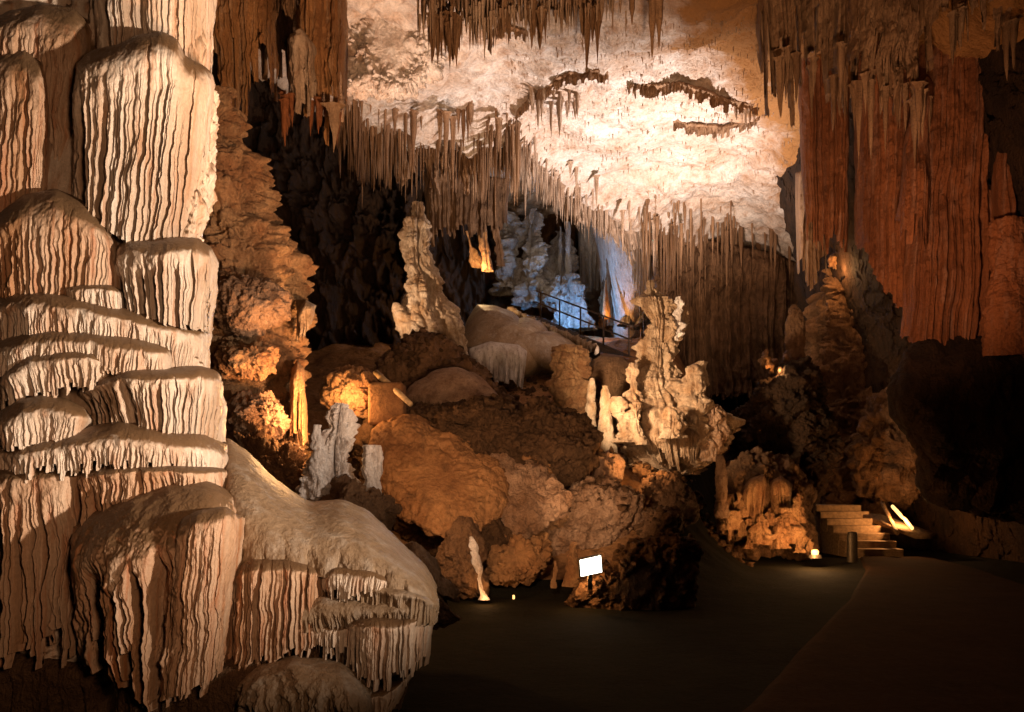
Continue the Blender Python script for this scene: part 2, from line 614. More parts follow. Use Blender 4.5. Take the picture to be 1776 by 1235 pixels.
M['blue'] = stone('pale_far_flowstone', (.60, .55, .50), (.32, .27, .23), (.13, .09, .07), 0.8, 0.5, 1.0, 0.6, 0.3, 0.7, bd=0.15)
M['step'] = plain('step_concrete', (.30, .19, .10), 0.8, 0, 0.3)
M['metal'] = plain('lamp_metal', (.10, .08, .06), 0.5, 0.6)
M['wood'] = plain('rail_wood', (.42, .28, .15), 0.7)
M['lampwhite'] = glow('lit_lamp_glass', (1.0, .93, .74), 9.0)
M['lampwarm'] = glow('warm_lamp_glass', (1.0, .55, .18), 2.2)

# ================================================================== THE SETTING
def zc(X, Y):
    """height of the cave roof"""
    Yb = np.interp(X, [-12, -8, -6.2, -5, -3.5, 0.2, 1.6, 4.6, 8.4, 14.4], [15, 16.5, 19.5, 22.9, 23.4, 24.3, 26.8, 29.9, 32, 37])
    P = np.stack([X, Y, 0 * X], -1)
    z = 12 + 0.55 * fbm(P * 0.22, 3, 0.5, 3) + 0.30 * fbm(P * 0.75, 4, 0.5, 5) - 0.28 * np.abs(fbm(P * 1.1, 4, 0.5, 9)) * (0.25 + np.clip(np.hypot((X - 3.6) / 4.5, (Y - 24) / 3.0) - 0.5, 0, 1.2))
    up = sstep(0.0, 2.5, Y - Yb)
    left = 1 - sstep(3.2, 5.2, X)
    z = z + 4.5 * up * left - 4.5 * sstep(0.0, 8.0, Y - Yb) * (1 - left)
    z = z - (0.45 + 0.35 * fbm(P * 1.1, 3, 0.5, 19)) * np.exp(-((Y - Yb + 0.6) / 0.7) ** 2)
    # a shallow pan in the roof, bounded by a small step
    d = np.hypot((X - 3.6) / 4.6, (Y - 24.3) / 2.6) + 0.18 * fbm(P * 0.8, 3, 0.5, 31)
    z = z + 0.28 * (1 - sstep(0.92, 1.0, d))
    # the roof sags towards the right-hand wall
    z = z - 2.2 * sstep(6.5, 12, X - 0.15 * (Y - 20))
    return z


def zf(X, Y):
    """height of the ground"""
    ri = np.interp(Y, [2, 11.8, 13, 16, 20, 24, 28, 36, 46], [0, 0, 0.35, 1.9, 2.5, 4.2, 6.4, 8.4, 10])
    ed = 0.235 * Y
    m = 1 - sstep(-1.2, 1.2, X - ed)
    rr = np.interp(Y, [2, 23, 30, 46], [0, 0, 2.5, 6])
    z = ri * m + rr * (1 - m)
    P = np.stack([X, Y, 0 * X], -1)
    z = z + 0.35 * np.clip(z, 0, 1) * fbm(P * 0.7, 4, 0.55, 41) + 0.012 * fbm(P * 1.2, 3, 0.5, 43)
    return z


X, Y = np.meshgrid(np.arange(-15, 19, 0.075), np.arange(1.5, 46, 0.075))
Z = zc(X, Y)
P = np.stack([X, Y, Z], -1)
P[..., 2] += 0.10 * fbm(P * 2.4, 4, 0.6, 71) * (0.22 + 1.2 * sstep(-1, -3.5, X) + 0.9 * sstep(6, 9, X))
put('cave_ceiling', P.reshape(-1, 3), grid_faces(*X.shape)[:, ::-1], M['ceil'], kind='structure')
X, Y = np.meshgrid(np.arange(-14, 18, 0.1), np.arange(1.0, 46, 0.1))
P = np.stack([X, Y, zf(X, Y)], -1)
fm = sstep(11.5, 13.5, Y) * (1 - sstep(-1.2, 0.2, X - 0.235 * Y)) > 0.5
gf = grid_faces(*X.shape)
flo = put('cave_floor', P.reshape(-1, 3), gf, M['floor'], kind='structure')
flo.data.materials.append(M['slope'])
mi = fm.reshape(-1)[gf[:, 0]].astype(np.int32)
flo.data.polygons.foreach_set('material_index', mi)

wall('rear_wall', [[(300, -150, 44), (700, -150, 44), (1000, -150, 43), (1300, -150, 42), (1600, -150, 40)],
                   [(300, 300, 43), (700, 300, 42), (1000, 300, 43), (1300, 300, 41), (1600, 300, 38)],
                   [(300, 800, 42), (700, 800, 41), (1000, 800, 42), (1300, 800, 40), (1600, 800, 37)]],
     M['brown'], rough=1.2, freq=0.3, flute=(0.8, 0.5))
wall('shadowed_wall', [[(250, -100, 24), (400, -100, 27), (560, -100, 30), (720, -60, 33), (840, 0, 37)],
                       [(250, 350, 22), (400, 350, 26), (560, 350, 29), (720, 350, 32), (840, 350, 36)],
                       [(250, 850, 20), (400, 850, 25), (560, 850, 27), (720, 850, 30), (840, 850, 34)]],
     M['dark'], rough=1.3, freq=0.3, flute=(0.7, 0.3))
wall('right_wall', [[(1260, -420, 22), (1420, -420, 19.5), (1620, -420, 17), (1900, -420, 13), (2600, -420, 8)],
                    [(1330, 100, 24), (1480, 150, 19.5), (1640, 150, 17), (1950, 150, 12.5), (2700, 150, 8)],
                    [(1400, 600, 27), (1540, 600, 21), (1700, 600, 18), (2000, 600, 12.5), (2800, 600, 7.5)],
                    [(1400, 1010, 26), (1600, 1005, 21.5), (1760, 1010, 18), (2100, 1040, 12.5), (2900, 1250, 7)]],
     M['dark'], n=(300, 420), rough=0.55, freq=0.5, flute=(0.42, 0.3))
wall('left_wall', [[(-900, -500, 9), (-200, -500, 11), (150, -500, 14), (420, -300, 17)],
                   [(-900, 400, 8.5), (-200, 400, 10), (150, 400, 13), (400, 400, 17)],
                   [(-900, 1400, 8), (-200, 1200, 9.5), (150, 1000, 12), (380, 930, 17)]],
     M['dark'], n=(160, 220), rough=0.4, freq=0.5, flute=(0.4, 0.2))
# the trodden path that runs from the viewer to the stairs
e = np.array([at(1240, 1260, 5.39)[:2], at(1290, 1225, 5.89)[:2], at(1385, 1125, 8.03)[:2], at(1470, 1040, 11.6)[:2], at(1500, 990, 15.8)[:2], at(1490, 968, 18.6)[:2]])
t = np.linspace(0, 1, 90)
dd = np.concatenate([[0], np.cumsum(np.hypot(*np.diff(e, axis=0).T))])
dd /= dd[-1]
ex, ey = np.interp(t, dd, e[:, 0]), np.interp(t, dd, e[:, 1])
w = np.linspace(0, 1, 30)[None]
PX = ex[:, None] + w * np.interp(t, [0, 1], [4.5, 1.6])[:, None]
PY = ey[:, None] + 0 * w
P = np.stack([PX, PY, 0.045 + 0.010 * fbm(np.stack([PX, PY, 0 * PX], -1) * 1.5, 3, 0.5, 9) - 0.06 * (w < 0.01)], -1)
put('path', P.reshape(-1, 3), grid_faces(90, 30), M['path'], kind='structure')
# ================================================================== LEFT FORMATION
fl = thing('flowstone_column', 'towering tiered flowstone column of pale fluted draperies filling the left edge', 'flowstone', at(120, 1239, 6.0))
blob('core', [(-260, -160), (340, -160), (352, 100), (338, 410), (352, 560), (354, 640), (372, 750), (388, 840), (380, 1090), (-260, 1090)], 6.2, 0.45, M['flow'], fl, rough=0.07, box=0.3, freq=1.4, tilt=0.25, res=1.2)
K = dict(parent=fl, ext=22)
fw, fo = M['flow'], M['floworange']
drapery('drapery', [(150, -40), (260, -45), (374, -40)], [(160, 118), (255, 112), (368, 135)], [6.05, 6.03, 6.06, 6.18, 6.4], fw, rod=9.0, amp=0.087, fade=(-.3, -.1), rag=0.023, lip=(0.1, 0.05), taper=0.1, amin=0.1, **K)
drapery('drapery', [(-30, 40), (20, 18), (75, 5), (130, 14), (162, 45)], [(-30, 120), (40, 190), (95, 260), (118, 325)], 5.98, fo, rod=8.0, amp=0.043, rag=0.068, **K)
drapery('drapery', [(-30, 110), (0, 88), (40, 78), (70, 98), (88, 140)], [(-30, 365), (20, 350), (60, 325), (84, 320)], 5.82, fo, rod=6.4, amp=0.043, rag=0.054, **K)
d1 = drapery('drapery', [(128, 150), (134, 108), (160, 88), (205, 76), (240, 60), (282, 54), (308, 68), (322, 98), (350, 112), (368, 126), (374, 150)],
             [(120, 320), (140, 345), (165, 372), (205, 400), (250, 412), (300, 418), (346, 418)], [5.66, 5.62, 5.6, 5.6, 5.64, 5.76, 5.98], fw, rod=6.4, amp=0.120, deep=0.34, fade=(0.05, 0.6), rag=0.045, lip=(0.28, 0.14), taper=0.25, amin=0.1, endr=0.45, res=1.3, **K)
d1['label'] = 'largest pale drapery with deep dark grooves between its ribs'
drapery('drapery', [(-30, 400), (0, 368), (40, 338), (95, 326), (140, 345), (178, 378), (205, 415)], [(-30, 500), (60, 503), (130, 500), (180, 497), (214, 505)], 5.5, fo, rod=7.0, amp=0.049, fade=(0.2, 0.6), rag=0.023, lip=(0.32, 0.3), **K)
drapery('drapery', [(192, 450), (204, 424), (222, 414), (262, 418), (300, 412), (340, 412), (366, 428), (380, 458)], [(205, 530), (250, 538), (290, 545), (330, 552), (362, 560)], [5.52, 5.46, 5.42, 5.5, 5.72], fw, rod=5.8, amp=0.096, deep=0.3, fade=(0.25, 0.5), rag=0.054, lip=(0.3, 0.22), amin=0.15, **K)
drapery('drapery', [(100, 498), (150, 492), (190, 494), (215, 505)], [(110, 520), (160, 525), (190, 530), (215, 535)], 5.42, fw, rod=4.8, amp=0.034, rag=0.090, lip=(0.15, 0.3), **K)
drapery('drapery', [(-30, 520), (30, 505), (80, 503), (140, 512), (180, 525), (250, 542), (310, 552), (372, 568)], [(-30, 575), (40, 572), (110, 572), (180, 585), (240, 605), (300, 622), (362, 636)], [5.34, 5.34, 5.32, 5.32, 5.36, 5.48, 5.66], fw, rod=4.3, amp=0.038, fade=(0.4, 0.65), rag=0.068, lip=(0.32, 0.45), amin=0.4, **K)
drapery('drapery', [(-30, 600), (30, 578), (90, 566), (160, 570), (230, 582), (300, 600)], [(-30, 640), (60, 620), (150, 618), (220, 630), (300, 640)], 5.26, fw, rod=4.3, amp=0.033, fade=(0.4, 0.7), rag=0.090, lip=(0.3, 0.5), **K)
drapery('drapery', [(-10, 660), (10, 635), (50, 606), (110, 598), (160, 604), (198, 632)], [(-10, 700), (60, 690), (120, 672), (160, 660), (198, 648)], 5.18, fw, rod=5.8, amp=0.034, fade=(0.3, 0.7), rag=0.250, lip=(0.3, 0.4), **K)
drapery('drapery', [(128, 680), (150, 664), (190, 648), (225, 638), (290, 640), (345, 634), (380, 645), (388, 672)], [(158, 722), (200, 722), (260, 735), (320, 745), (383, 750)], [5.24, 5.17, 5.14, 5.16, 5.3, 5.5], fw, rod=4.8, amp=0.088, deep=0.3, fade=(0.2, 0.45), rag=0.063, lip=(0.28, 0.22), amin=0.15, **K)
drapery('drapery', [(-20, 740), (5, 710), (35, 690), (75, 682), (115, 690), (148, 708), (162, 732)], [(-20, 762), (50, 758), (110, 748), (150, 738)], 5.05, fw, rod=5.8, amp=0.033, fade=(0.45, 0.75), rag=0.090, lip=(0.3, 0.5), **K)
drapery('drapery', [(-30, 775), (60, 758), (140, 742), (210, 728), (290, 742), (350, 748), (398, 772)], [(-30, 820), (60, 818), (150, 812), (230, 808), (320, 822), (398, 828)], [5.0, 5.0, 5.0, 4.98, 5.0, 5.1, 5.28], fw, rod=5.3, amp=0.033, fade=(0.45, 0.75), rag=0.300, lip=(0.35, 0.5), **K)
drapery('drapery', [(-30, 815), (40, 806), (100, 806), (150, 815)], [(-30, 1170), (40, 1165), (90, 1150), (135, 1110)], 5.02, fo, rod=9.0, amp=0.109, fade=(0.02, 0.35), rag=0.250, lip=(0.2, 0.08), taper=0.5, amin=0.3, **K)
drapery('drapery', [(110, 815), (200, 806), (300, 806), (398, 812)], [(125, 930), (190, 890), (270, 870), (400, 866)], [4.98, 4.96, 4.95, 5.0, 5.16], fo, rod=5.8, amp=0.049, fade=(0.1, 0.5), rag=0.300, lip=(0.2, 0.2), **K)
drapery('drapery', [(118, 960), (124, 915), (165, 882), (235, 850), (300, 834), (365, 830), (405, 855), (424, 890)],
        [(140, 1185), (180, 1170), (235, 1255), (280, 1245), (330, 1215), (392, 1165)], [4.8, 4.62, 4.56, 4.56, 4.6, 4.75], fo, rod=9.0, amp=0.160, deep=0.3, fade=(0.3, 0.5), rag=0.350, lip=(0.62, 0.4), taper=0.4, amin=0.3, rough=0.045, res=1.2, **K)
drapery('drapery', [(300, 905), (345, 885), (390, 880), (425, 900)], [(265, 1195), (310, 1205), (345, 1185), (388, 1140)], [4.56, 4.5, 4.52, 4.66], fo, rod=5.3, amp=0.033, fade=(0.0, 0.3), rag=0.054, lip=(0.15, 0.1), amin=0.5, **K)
drapery('drapery', [(-30, 1120), (80, 1130), (200, 1140)], [(-30, 1270), (80, 1270), (200, 1270)], 5.15, M['brown'], rod=22.0, amp=0.054, rag=0.000, lip=(0.3, 0.3), **K)  # brown stone instead of pale: shade at the foot put into the colour
drapery('drapery', [(200, 1175), (300, 1165), (430, 1120), (500, 1110)], [(200, 1290), (300, 1290), (400, 1290), (500, 1290)], 4.75, M['brown'], rod=24.0, amp=0.043, rag=0.000, lip=(0.4, 0.4), **K)  # darker stone again carries the shade at the foot

bo = thing('flowstone_mound', 'smooth rounded brown flowstone mound with pale fringes, at the foot of the tall column', 'flowstone', at(560, 1239, 5.6))
K = dict(parent=bo, ext=6)
drapery('cap', [(380, 770), (392, 756), (430, 784), (480, 834), (535, 870), (592, 866), (640, 886), (695, 940), (738, 978), (758, 1015)],
        [(380, 1010), (400, 990), (460, 985), (520, 992), (580, 1000), (640, 1008), (700, 1020), (740, 1040), (762, 1062)], 4.86, M['mound'], rod=40.0, amp=0.030, fade=(0.6, 1.0), rag=0.0, lip=(1.25, 0.96), rough=0.028, endr=0.5, endp=9, **K)
drapery('back_rock', [(380, 960), (480, 965), (600, 975), (700, 1000), (762, 1040)], [(380, 1290), (480, 1290), (560, 1290), (640, 1270), (690, 1235)], 5.0, M['brown'], rod=20.0, amp=0.033, rag=0.05, lip=(0.2, 0.1), rough=0.05, endr=0.8, **K)
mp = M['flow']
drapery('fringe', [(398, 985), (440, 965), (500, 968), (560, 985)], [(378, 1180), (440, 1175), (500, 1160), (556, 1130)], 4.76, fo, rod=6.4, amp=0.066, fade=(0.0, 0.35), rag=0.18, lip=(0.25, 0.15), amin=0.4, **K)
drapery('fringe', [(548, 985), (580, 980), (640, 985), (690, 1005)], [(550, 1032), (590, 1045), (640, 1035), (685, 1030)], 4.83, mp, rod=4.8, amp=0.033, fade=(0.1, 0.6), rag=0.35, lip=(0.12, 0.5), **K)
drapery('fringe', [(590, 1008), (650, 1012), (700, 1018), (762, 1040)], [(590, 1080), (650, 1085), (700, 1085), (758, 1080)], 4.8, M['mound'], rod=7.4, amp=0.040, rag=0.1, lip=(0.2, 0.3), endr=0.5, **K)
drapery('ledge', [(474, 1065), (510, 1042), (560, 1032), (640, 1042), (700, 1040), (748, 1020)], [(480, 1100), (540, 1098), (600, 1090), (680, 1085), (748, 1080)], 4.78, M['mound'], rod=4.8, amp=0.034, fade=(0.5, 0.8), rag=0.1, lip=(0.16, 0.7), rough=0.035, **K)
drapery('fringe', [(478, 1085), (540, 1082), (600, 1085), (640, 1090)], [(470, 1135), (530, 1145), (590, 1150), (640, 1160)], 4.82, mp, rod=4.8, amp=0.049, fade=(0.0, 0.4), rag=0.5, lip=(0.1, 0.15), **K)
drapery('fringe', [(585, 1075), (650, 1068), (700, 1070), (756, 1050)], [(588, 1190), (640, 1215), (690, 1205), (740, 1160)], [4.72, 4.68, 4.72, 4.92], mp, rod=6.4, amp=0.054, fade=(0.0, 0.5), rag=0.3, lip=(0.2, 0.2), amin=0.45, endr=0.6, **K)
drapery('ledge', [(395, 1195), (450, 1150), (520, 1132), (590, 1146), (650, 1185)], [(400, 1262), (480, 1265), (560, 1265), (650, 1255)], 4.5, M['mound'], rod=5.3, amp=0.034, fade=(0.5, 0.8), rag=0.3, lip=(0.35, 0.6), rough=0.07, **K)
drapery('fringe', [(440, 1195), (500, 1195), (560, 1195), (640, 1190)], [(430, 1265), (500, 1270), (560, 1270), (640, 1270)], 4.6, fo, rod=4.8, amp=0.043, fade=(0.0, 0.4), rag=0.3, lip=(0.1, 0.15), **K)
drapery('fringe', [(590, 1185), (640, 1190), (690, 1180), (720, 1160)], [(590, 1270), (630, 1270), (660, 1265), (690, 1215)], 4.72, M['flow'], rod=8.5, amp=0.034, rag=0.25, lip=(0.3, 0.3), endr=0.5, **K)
blob('rim_rock', [(715, 935), (745, 965), (762, 1000), (772, 1040), (800, 1048), (800, 1075), (740, 1090), (690, 1060), (690, 970)], 6.6, 0.5, M['brown'], rough=0.05, label='brown rock rising just behind the mound by the dark floor', cat='rock')

# ================================================================== MID LEFT
mr = thing('rock_pillar', 'craggy orange-lit rock pillar just right of the tall pale column', 'rock pillar', at(450, 870, 11))
K = dict(parent=mr)
column('shaft', [(150, 300, 400), (235, 300, 418), (300, 300, 450), (350, 300, 470), (385, 300, 470), (420, 300, 500), (470, 300, 522), (510, 300, 545), (545, 300, 542), (575, 300, 522), (620, 300, 524), (680, 300, 528), (735, 300, 520), (800, 300, 528), (880, 300, 540)],
       11.0, M['orange'], k=0.7, plate=(0.14, 0.36), rough=0.2, knob=0.3, cragk=0.8, flute=(30, 0.12), res=1.2, **K)
drapery('curtain', [(505, 640), (515, 625), (528, 640)], [(495, 790), (512, 800), (532, 770)], 9.9, M['orange'], rod=8, amp=0.08, rag=0.3, **K)
drapery('curtain', [(515, 540), (530, 520), (548, 530)], [(510, 600), (520, 605), (536, 570)], 10.2, M['pillar'], rod=8, amp=0.08, rag=0.3, **K)
blob('lump', [(395, 700), (440, 690), (490, 702), (508, 725), (500, 752), (450, 755), (400, 735)], 9.9, 0.5, M['pink'], rough=0.12, freq=1.6, **K)
blob('lump', [(380, 600), (430, 590), (475, 605), (480, 640), (440, 655), (390, 645)], 10.0, 0.5, M['orange'], rough=0.12, freq=1.6, plate=(0.08, 0.3), **K)
blob('lump', [(385, 500), (440, 490), (480, 505), (490, 545), (450, 570), (390, 565)], 10.1, 0.5, M['pink'], rough=0.12, freq=1.6, plate=(0.08, 0.3), **K)
blob('dark_rock', [(395, 745), (470, 770), (525, 790), (535, 850), (520, 880), (400, 880)], 9.3, 0.5, M['brown'], rough=0.16, freq=1.8, label='rough dark brown rock at the foot of the orange-lit pillar', cat='rock')

gs = thing('grey_stalagmite', 'pale grey blocky stalagmite standing behind the brown mound', 'stalagmite', at(590, 880, 8.2))
K = dict(parent=gs)
column('trunk', [(698, 578, 606), (715, 568, 610), (745, 556, 614), (775, 545, 616), (800, 540, 620), (830, 538, 628), (862, 528, 642), (890, 528, 652)], 8.2, M['grey'], k=0.8, plate=(0.06, 0.16), flute=(13, 0.12), rough=0.09, cragk=0.9, res=1.3, **K)
column('spire', [(772, 634, 658), (800, 630, 662), (830, 630, 660), (870, 625, 662), (890, 620, 665)], 8.1, M['grey'], k=0.9, plate=(0.04, 0.15), flute=(14, 0.05), rough=0.04, **K)
column('spire', [(735, 542, 560), (770, 536, 570), (800, 537, 572), (860, 530, 575)], 8.0, M['grey'], k=0.9, plate=(0.04, 0.17), rough=0.04, **K)
blob('skirt', [(515, 872), (560, 862), (630, 858), (668, 855), (684, 885), (676, 915), (600, 900), (530, 895)], 8.0, 0.35, M['brown'], rough=0.1, freq=2.0, **K)

blob('lit_boulder', [(553, 680), (565, 655), (600, 640), (640, 640), (662, 655), (668, 690), (660, 722), (620, 730), (570, 715)], 15, 0.7, M['orange'], rough=0.16, freq=1.5, plate=(0.06, 0.25), label='boulder glowing orange under a hidden lamp, left of the wooden rail', cat='boulder')
v, f = merge([box_verts(at(672, 702, 14.2), (0.62, 0.5, 0.75))])
o = bevel(put('stone_block', v, f, M['slope'], label='squared brown stone block beside the glowing orange boulder', cat='block', smooth=False), 0.06, 3)
v, f, cap = tube([at(652, 645, 14.4), at(668, 662, 14.2), at(690, 680, 13.95), at(712, 702, 13.7)], [0.05, 0.06, 0.06, 0.05], 10, 0.02)
put('wooden_rail', v, [f, cap], M['wood'], label='pale slanting wooden rail above the squared brown block', cat='rail')

# ================================================================== CENTRE SLOPE
blob('clay_mound', [(615, 760), (640, 735), (690, 715), (760, 706), (840, 704), (920, 710), (990, 722), (1030, 745), (1040, 790), (1000, 850), (960, 900), (940, 960), (900, 1010), (830, 1015), (770, 980), (700, 930), (650, 880), (625, 820)],
     14.8, 1.9, M['scree'], rough=0.2, freq=1.1, tilt=0.9, box=0.6, fine=1.0, cragk=0.55, res=1.2, label='broad dark brown mound under the tilted clay slabs, middle of the cave', cat='mound')
blob('clay_slab', [(645, 745), (700, 722), (760, 735), (830, 780), (885, 815), (880, 880), (830, 930), (770, 940), (720, 915), (672, 870), (650, 820)], 13.0, 0.55, M['slope'], rough=0.10, freq=1.2, tilt=1.0, box=0.45, cragk=0.4, label='widest tilted slab of rusty clay on the left half of the mound', cat='slab')
blob('clay_slab', [(838, 800), (900, 792), (955, 822), (985, 862), (955, 905), (905, 930), (868, 900), (850, 850)], 12.9, 0.45, M['pink'], rough=0.12, freq=1.5, tilt=0.9, box=0.5, cragk=0.5, label='smaller tilted clay slab left of the pinkish boulders', cat='slab')
blob('clay_slab', [(850, 930), (920, 915), (960, 940), (955, 985), (900, 1008), (850, 1000), (838, 960)], 12.4, 0.4, M['slope'], rough=0.14, freq=1.6, tilt=0.6, box=0.5, cragk=0.6, label='low clay block at the foot of the mound, right of the drip column', cat='slab')
blob('scree_bank', [(650, 735), (720, 716), (800, 710), (900, 712), (1010, 722), (1040, 760), (1010, 790), (960, 792), (910, 785), (860, 758), (760, 738), (690, 742)],
     14.2, 0.7, M['scree'], rough=0.14, freq=2.6, tilt=1.0, label='dark rubbly bank lying along the crest of the clay mound', cat='bank')
blob('upper_mound', [(655, 640), (690, 600), (730, 575), (775, 590), (800, 625), (850, 660), (880, 690), (920, 720), (700, 735), (655, 700)], 19.5, 1.3, M['brown'], rough=0.25, freq=1.3, tilt=0.6, label='rubbly brown mound below the tall left stalagmite', cat='mound')
blob('clay_slab', [(700, 690), (740, 655), (775, 640), (810, 645), (850, 670), (866, 690), (830, 710), (770, 718), (720, 710)], 17.4, 0.7, M['pink'], rough=0.06, tilt=0.7, fine=0.5, cragk=0.2, label='smooth pale clay slab at the foot of the rubbly upper mound', cat='slab')
blob('path_mound', [(800, 620), (806, 575), (816, 548), (828, 530), (842, 530), (870, 535), (900, 552), (950, 575), (1000, 592), (1035, 612), (1020, 640), (940, 640), (860, 640)], 27, 1.6, M['mound'], rough=0.12, tilt=0.8, fine=0.4, cragk=0.2, label='smooth grey-brown peaked mound carrying the railed walkway', cat='mound')
drapery('flowstone_curtain', [(812, 605), (850, 592), (900, 598), (915, 610)], [(820, 690), (850, 665), (890, 668), (905, 690)], 24.5, M['grey'], rod=9, amp=0.2, rag=0.2, label='grey fluted flowstone curtain under the peaked mound', cat='flowstone')
# stalagmites of the middle distance
def stal(name, label, prof, Y, mat, group=None, extras=(), **kw):
    t = thing(name, label, 'stalagmite', at((prof[-1][1] + prof[-1][2]) / 2, prof[-1][0], Y), group)
    column('trunk', prof, Y, mat, parent=t, **kw)
    for en, ep, ey, em, ek in extras:
        column(en, ep, ey, em, parent=t, **ek)
    return t


stal('tall_stalagmite', 'tall cream stalagmite with a small cap, against the black hollow', [(350, 717, 732), (362, 715, 734), (376, 713, 736), (380, 702, 742), (400, 698, 746), (430, 697, 748), (460, 698, 752), (480, 703, 764), (510, 706, 774), (540, 700, 782), (570, 705, 800), (610, 720, 806), (650, 735, 815)],
     23, M['pillar'], k=0.8, plate=(0.10, 0.26), flute=(10, 0.30), rough=0.17, knob=0.2, cragk=0.8, smooth_k=1, res=1.5,
     extras=[('spire', [(525, 683, 690), (540, 682, 700), (570, 690, 730), (600, 700, 750)], 22.6, M['pillar'], dict(plate=(0.05, 0.2), rough=0.1, knob=0.2)),
             ('spire', [(595, 767, 772), (610, 765, 775), (640, 763, 780)], 22, M['pillar'], dict(rough=0.05)),
             ('spire', [(590, 779, 787), (612, 778, 790), (645, 775, 795)], 22, M['pillar'], dict(rough=0.05))])
stal('squat_stalagmite', 'squat orange stalagmite stump left of the great cream stalagmite', [(600, 962, 1004), (612, 956, 1012), (640, 950, 1014), (658, 948, 1018), (675, 952, 1022), (700, 962, 1022), (735, 965, 1030)], 19.5, M['orange'], k=0.9, plate=(0.2, 0.24), flute=(10, 0.1), rough=0.16, cragk=0.8, res=1.5)
stal('small_stalagmite', 'small bright white stalagmite at the left foot of the great one', [(668, 1043, 1056), (680, 1040, 1060), (700, 1038, 1062), (740, 1035, 1066), (790, 1030, 1070)], 17.6, M['pillar'], plate=(0.05, 0.2), rough=0.05)
stal('small_stalagmite', 'tiniest white stalagmite, beside the squat orange stump', [(656, 1024, 1030), (668, 1022, 1032), (690, 1018, 1034), (740, 1014, 1036)], 18.2, M['pillar'], plate=(0.03, 0.2), rough=0.04)
blob('dome_rock', [(1020, 660), (1030, 625), (1060, 615), (1095, 635), (1105, 670), (1080, 690), (1030, 690)], 21, 0.7, M['brown'], rough=0.08, label='rounded brown rock between the orange stump and the great stalagmite', cat='rock')
EK = dict(plate=(0.12, 0.22), rough=0.13, knob=0.25, cragk=0.9, flute=(9, 0.06), res=1.4)
stal('great_stalagmite', 'great knobbly cream stalagmite with side spires, right of centre', [(486, 1124, 1134), (498, 1121, 1137), (512, 1119, 1150), (518, 1110, 1176), (535, 1110, 1184), (560, 1116, 1182), (590, 1116, 1178), (620, 1110, 1180), (645, 1104, 1184), (675, 1098, 1196), (705, 1086, 1228), (735, 1076, 1250), (765, 1082, 1256), (795, 1105, 1240), (825, 1130, 1205)],
     18.5, M['tan'], k=0.8, plate=(0.13, 0.28), flute=(13, 0.22), rough=0.20, knob=0.35, cragk=0.9, smooth_k=1, res=1.5,
     extras=[('spire', [(628, 1088, 1100), (640, 1083, 1106), (680, 1082, 1108), (720, 1086, 1110), (770, 1090, 1120)], 17.7, M['tan'], EK),
             ('spire', [(626, 1212, 1228), (640, 1190, 1229), (675, 1188, 1228), (700, 1190, 1222), (740, 1190, 1230)], 17.7, M['tan'], EK),
             ('spire', [(512, 1172, 1184), (525, 1168, 1187), (560, 1172, 1184), (590, 1168, 1182)], 18.2, M['grey'], EK),
             ('spire', [(688, 1063, 1075), (700, 1060, 1082), (730, 1066, 1090), (770, 1085, 1110)], 17.4, M['tan'], EK),
             ('spire', [(700, 1095, 1108), (720, 1090, 1112), (750, 1096, 1120), (772, 1104, 1130)], 17.2, M['tan'], EK),
             ('spire', [(700, 1225, 1245), (720, 1215, 1262), (750, 1215, 1265), (800, 1210, 1250)], 17.8, M['pink'], EK),
             ('spire', [(705, 1158, 1170), (720, 1155, 1178), (760, 1140, 1185)], 17.1, M['tan'], EK)])
drapery('flowstone_skirt', [(1095, 750), (1140, 738), (1190, 738), (1225, 752)], [(1130, 800), (1160, 818), (1185, 820), (1215, 795)], 17.35, M['tan'], rod=6, amp=0.12, rag=0.5, fade=(0.05, 0.4), lip=(0.5, 0.4), rough=0.12, taper=0.1, endr=0.6, label='short ribbed apron hanging below the great cream stalagmite', cat='flowstone')
# rock jumble below the great stalagmite
J = [('boulder', 'biggest pinkish boulder of the jumble below the great stalagmite', [(950, 880), (975, 855), (1030, 838), (1080, 845), (1112, 865), (1110, 895), (1070, 912), (1020, 918), (975, 915), (952, 905)], 14.0, 0.7, 'pink', dict(plate=(0.06, 0.22))),
     ('boulder', 'pinkish boulder leaning on the left end of the biggest one', [(935, 885), (955, 862), (985, 858), (985, 900), (960, 918), (938, 910)], 13.6, 0.4, 'orange', {}),
     ('boulder', 'knobbly rock above the biggest pinkish boulder', [(1020, 790), (1060, 785), (1075, 815), (1060, 840), (1025, 835)], 15.2, 0.5, 'pink', {}),
     ('boulder', 'small brightly lit orange rock under the ribbed apron', [(1090, 808), (1115, 800), (1138, 812), (1132, 826), (1100, 826)], 15.6, 0.3, 'orange', {}),
     ('boulder', 'dark rock right of the biggest pinkish boulder', [(1110, 840), (1150, 820), (1190, 850), (1210, 890), (1170, 920), (1115, 900)], 15.0, 0.6, 'brown', {}),
     ('boulder', 'rounded grey-banded rock above the dark terrace', [(1118, 915), (1125, 895), (1150, 888), (1172, 900), (1170, 940), (1120, 940)], 12.6, 0.4, 'brown', dict(plate=(0.04, 0.12))),
     ('boulder', 'rusty rock face under the pinkish boulders', [(930, 910), (1000, 905), (1100, 900), (1090, 950), (1000, 960), (920, 990), (860, 1010), (850, 950)], 14.0, 0.7, 'pink', {}),
     ('boulder', 'pink-tinged rock at the right shoulder of the clay mound', [(870, 820), (900, 795), (950, 800), (975, 835), (950, 860), (890, 850)], 13.6, 0.4, 'slope', {})]
for nm, lb, ol, yy, T, mm, kw in J:
    blob(nm, ol, yy, T, M[mm], rough=0.13, freq=1.7, label=lb, cat='boulder', **kw)
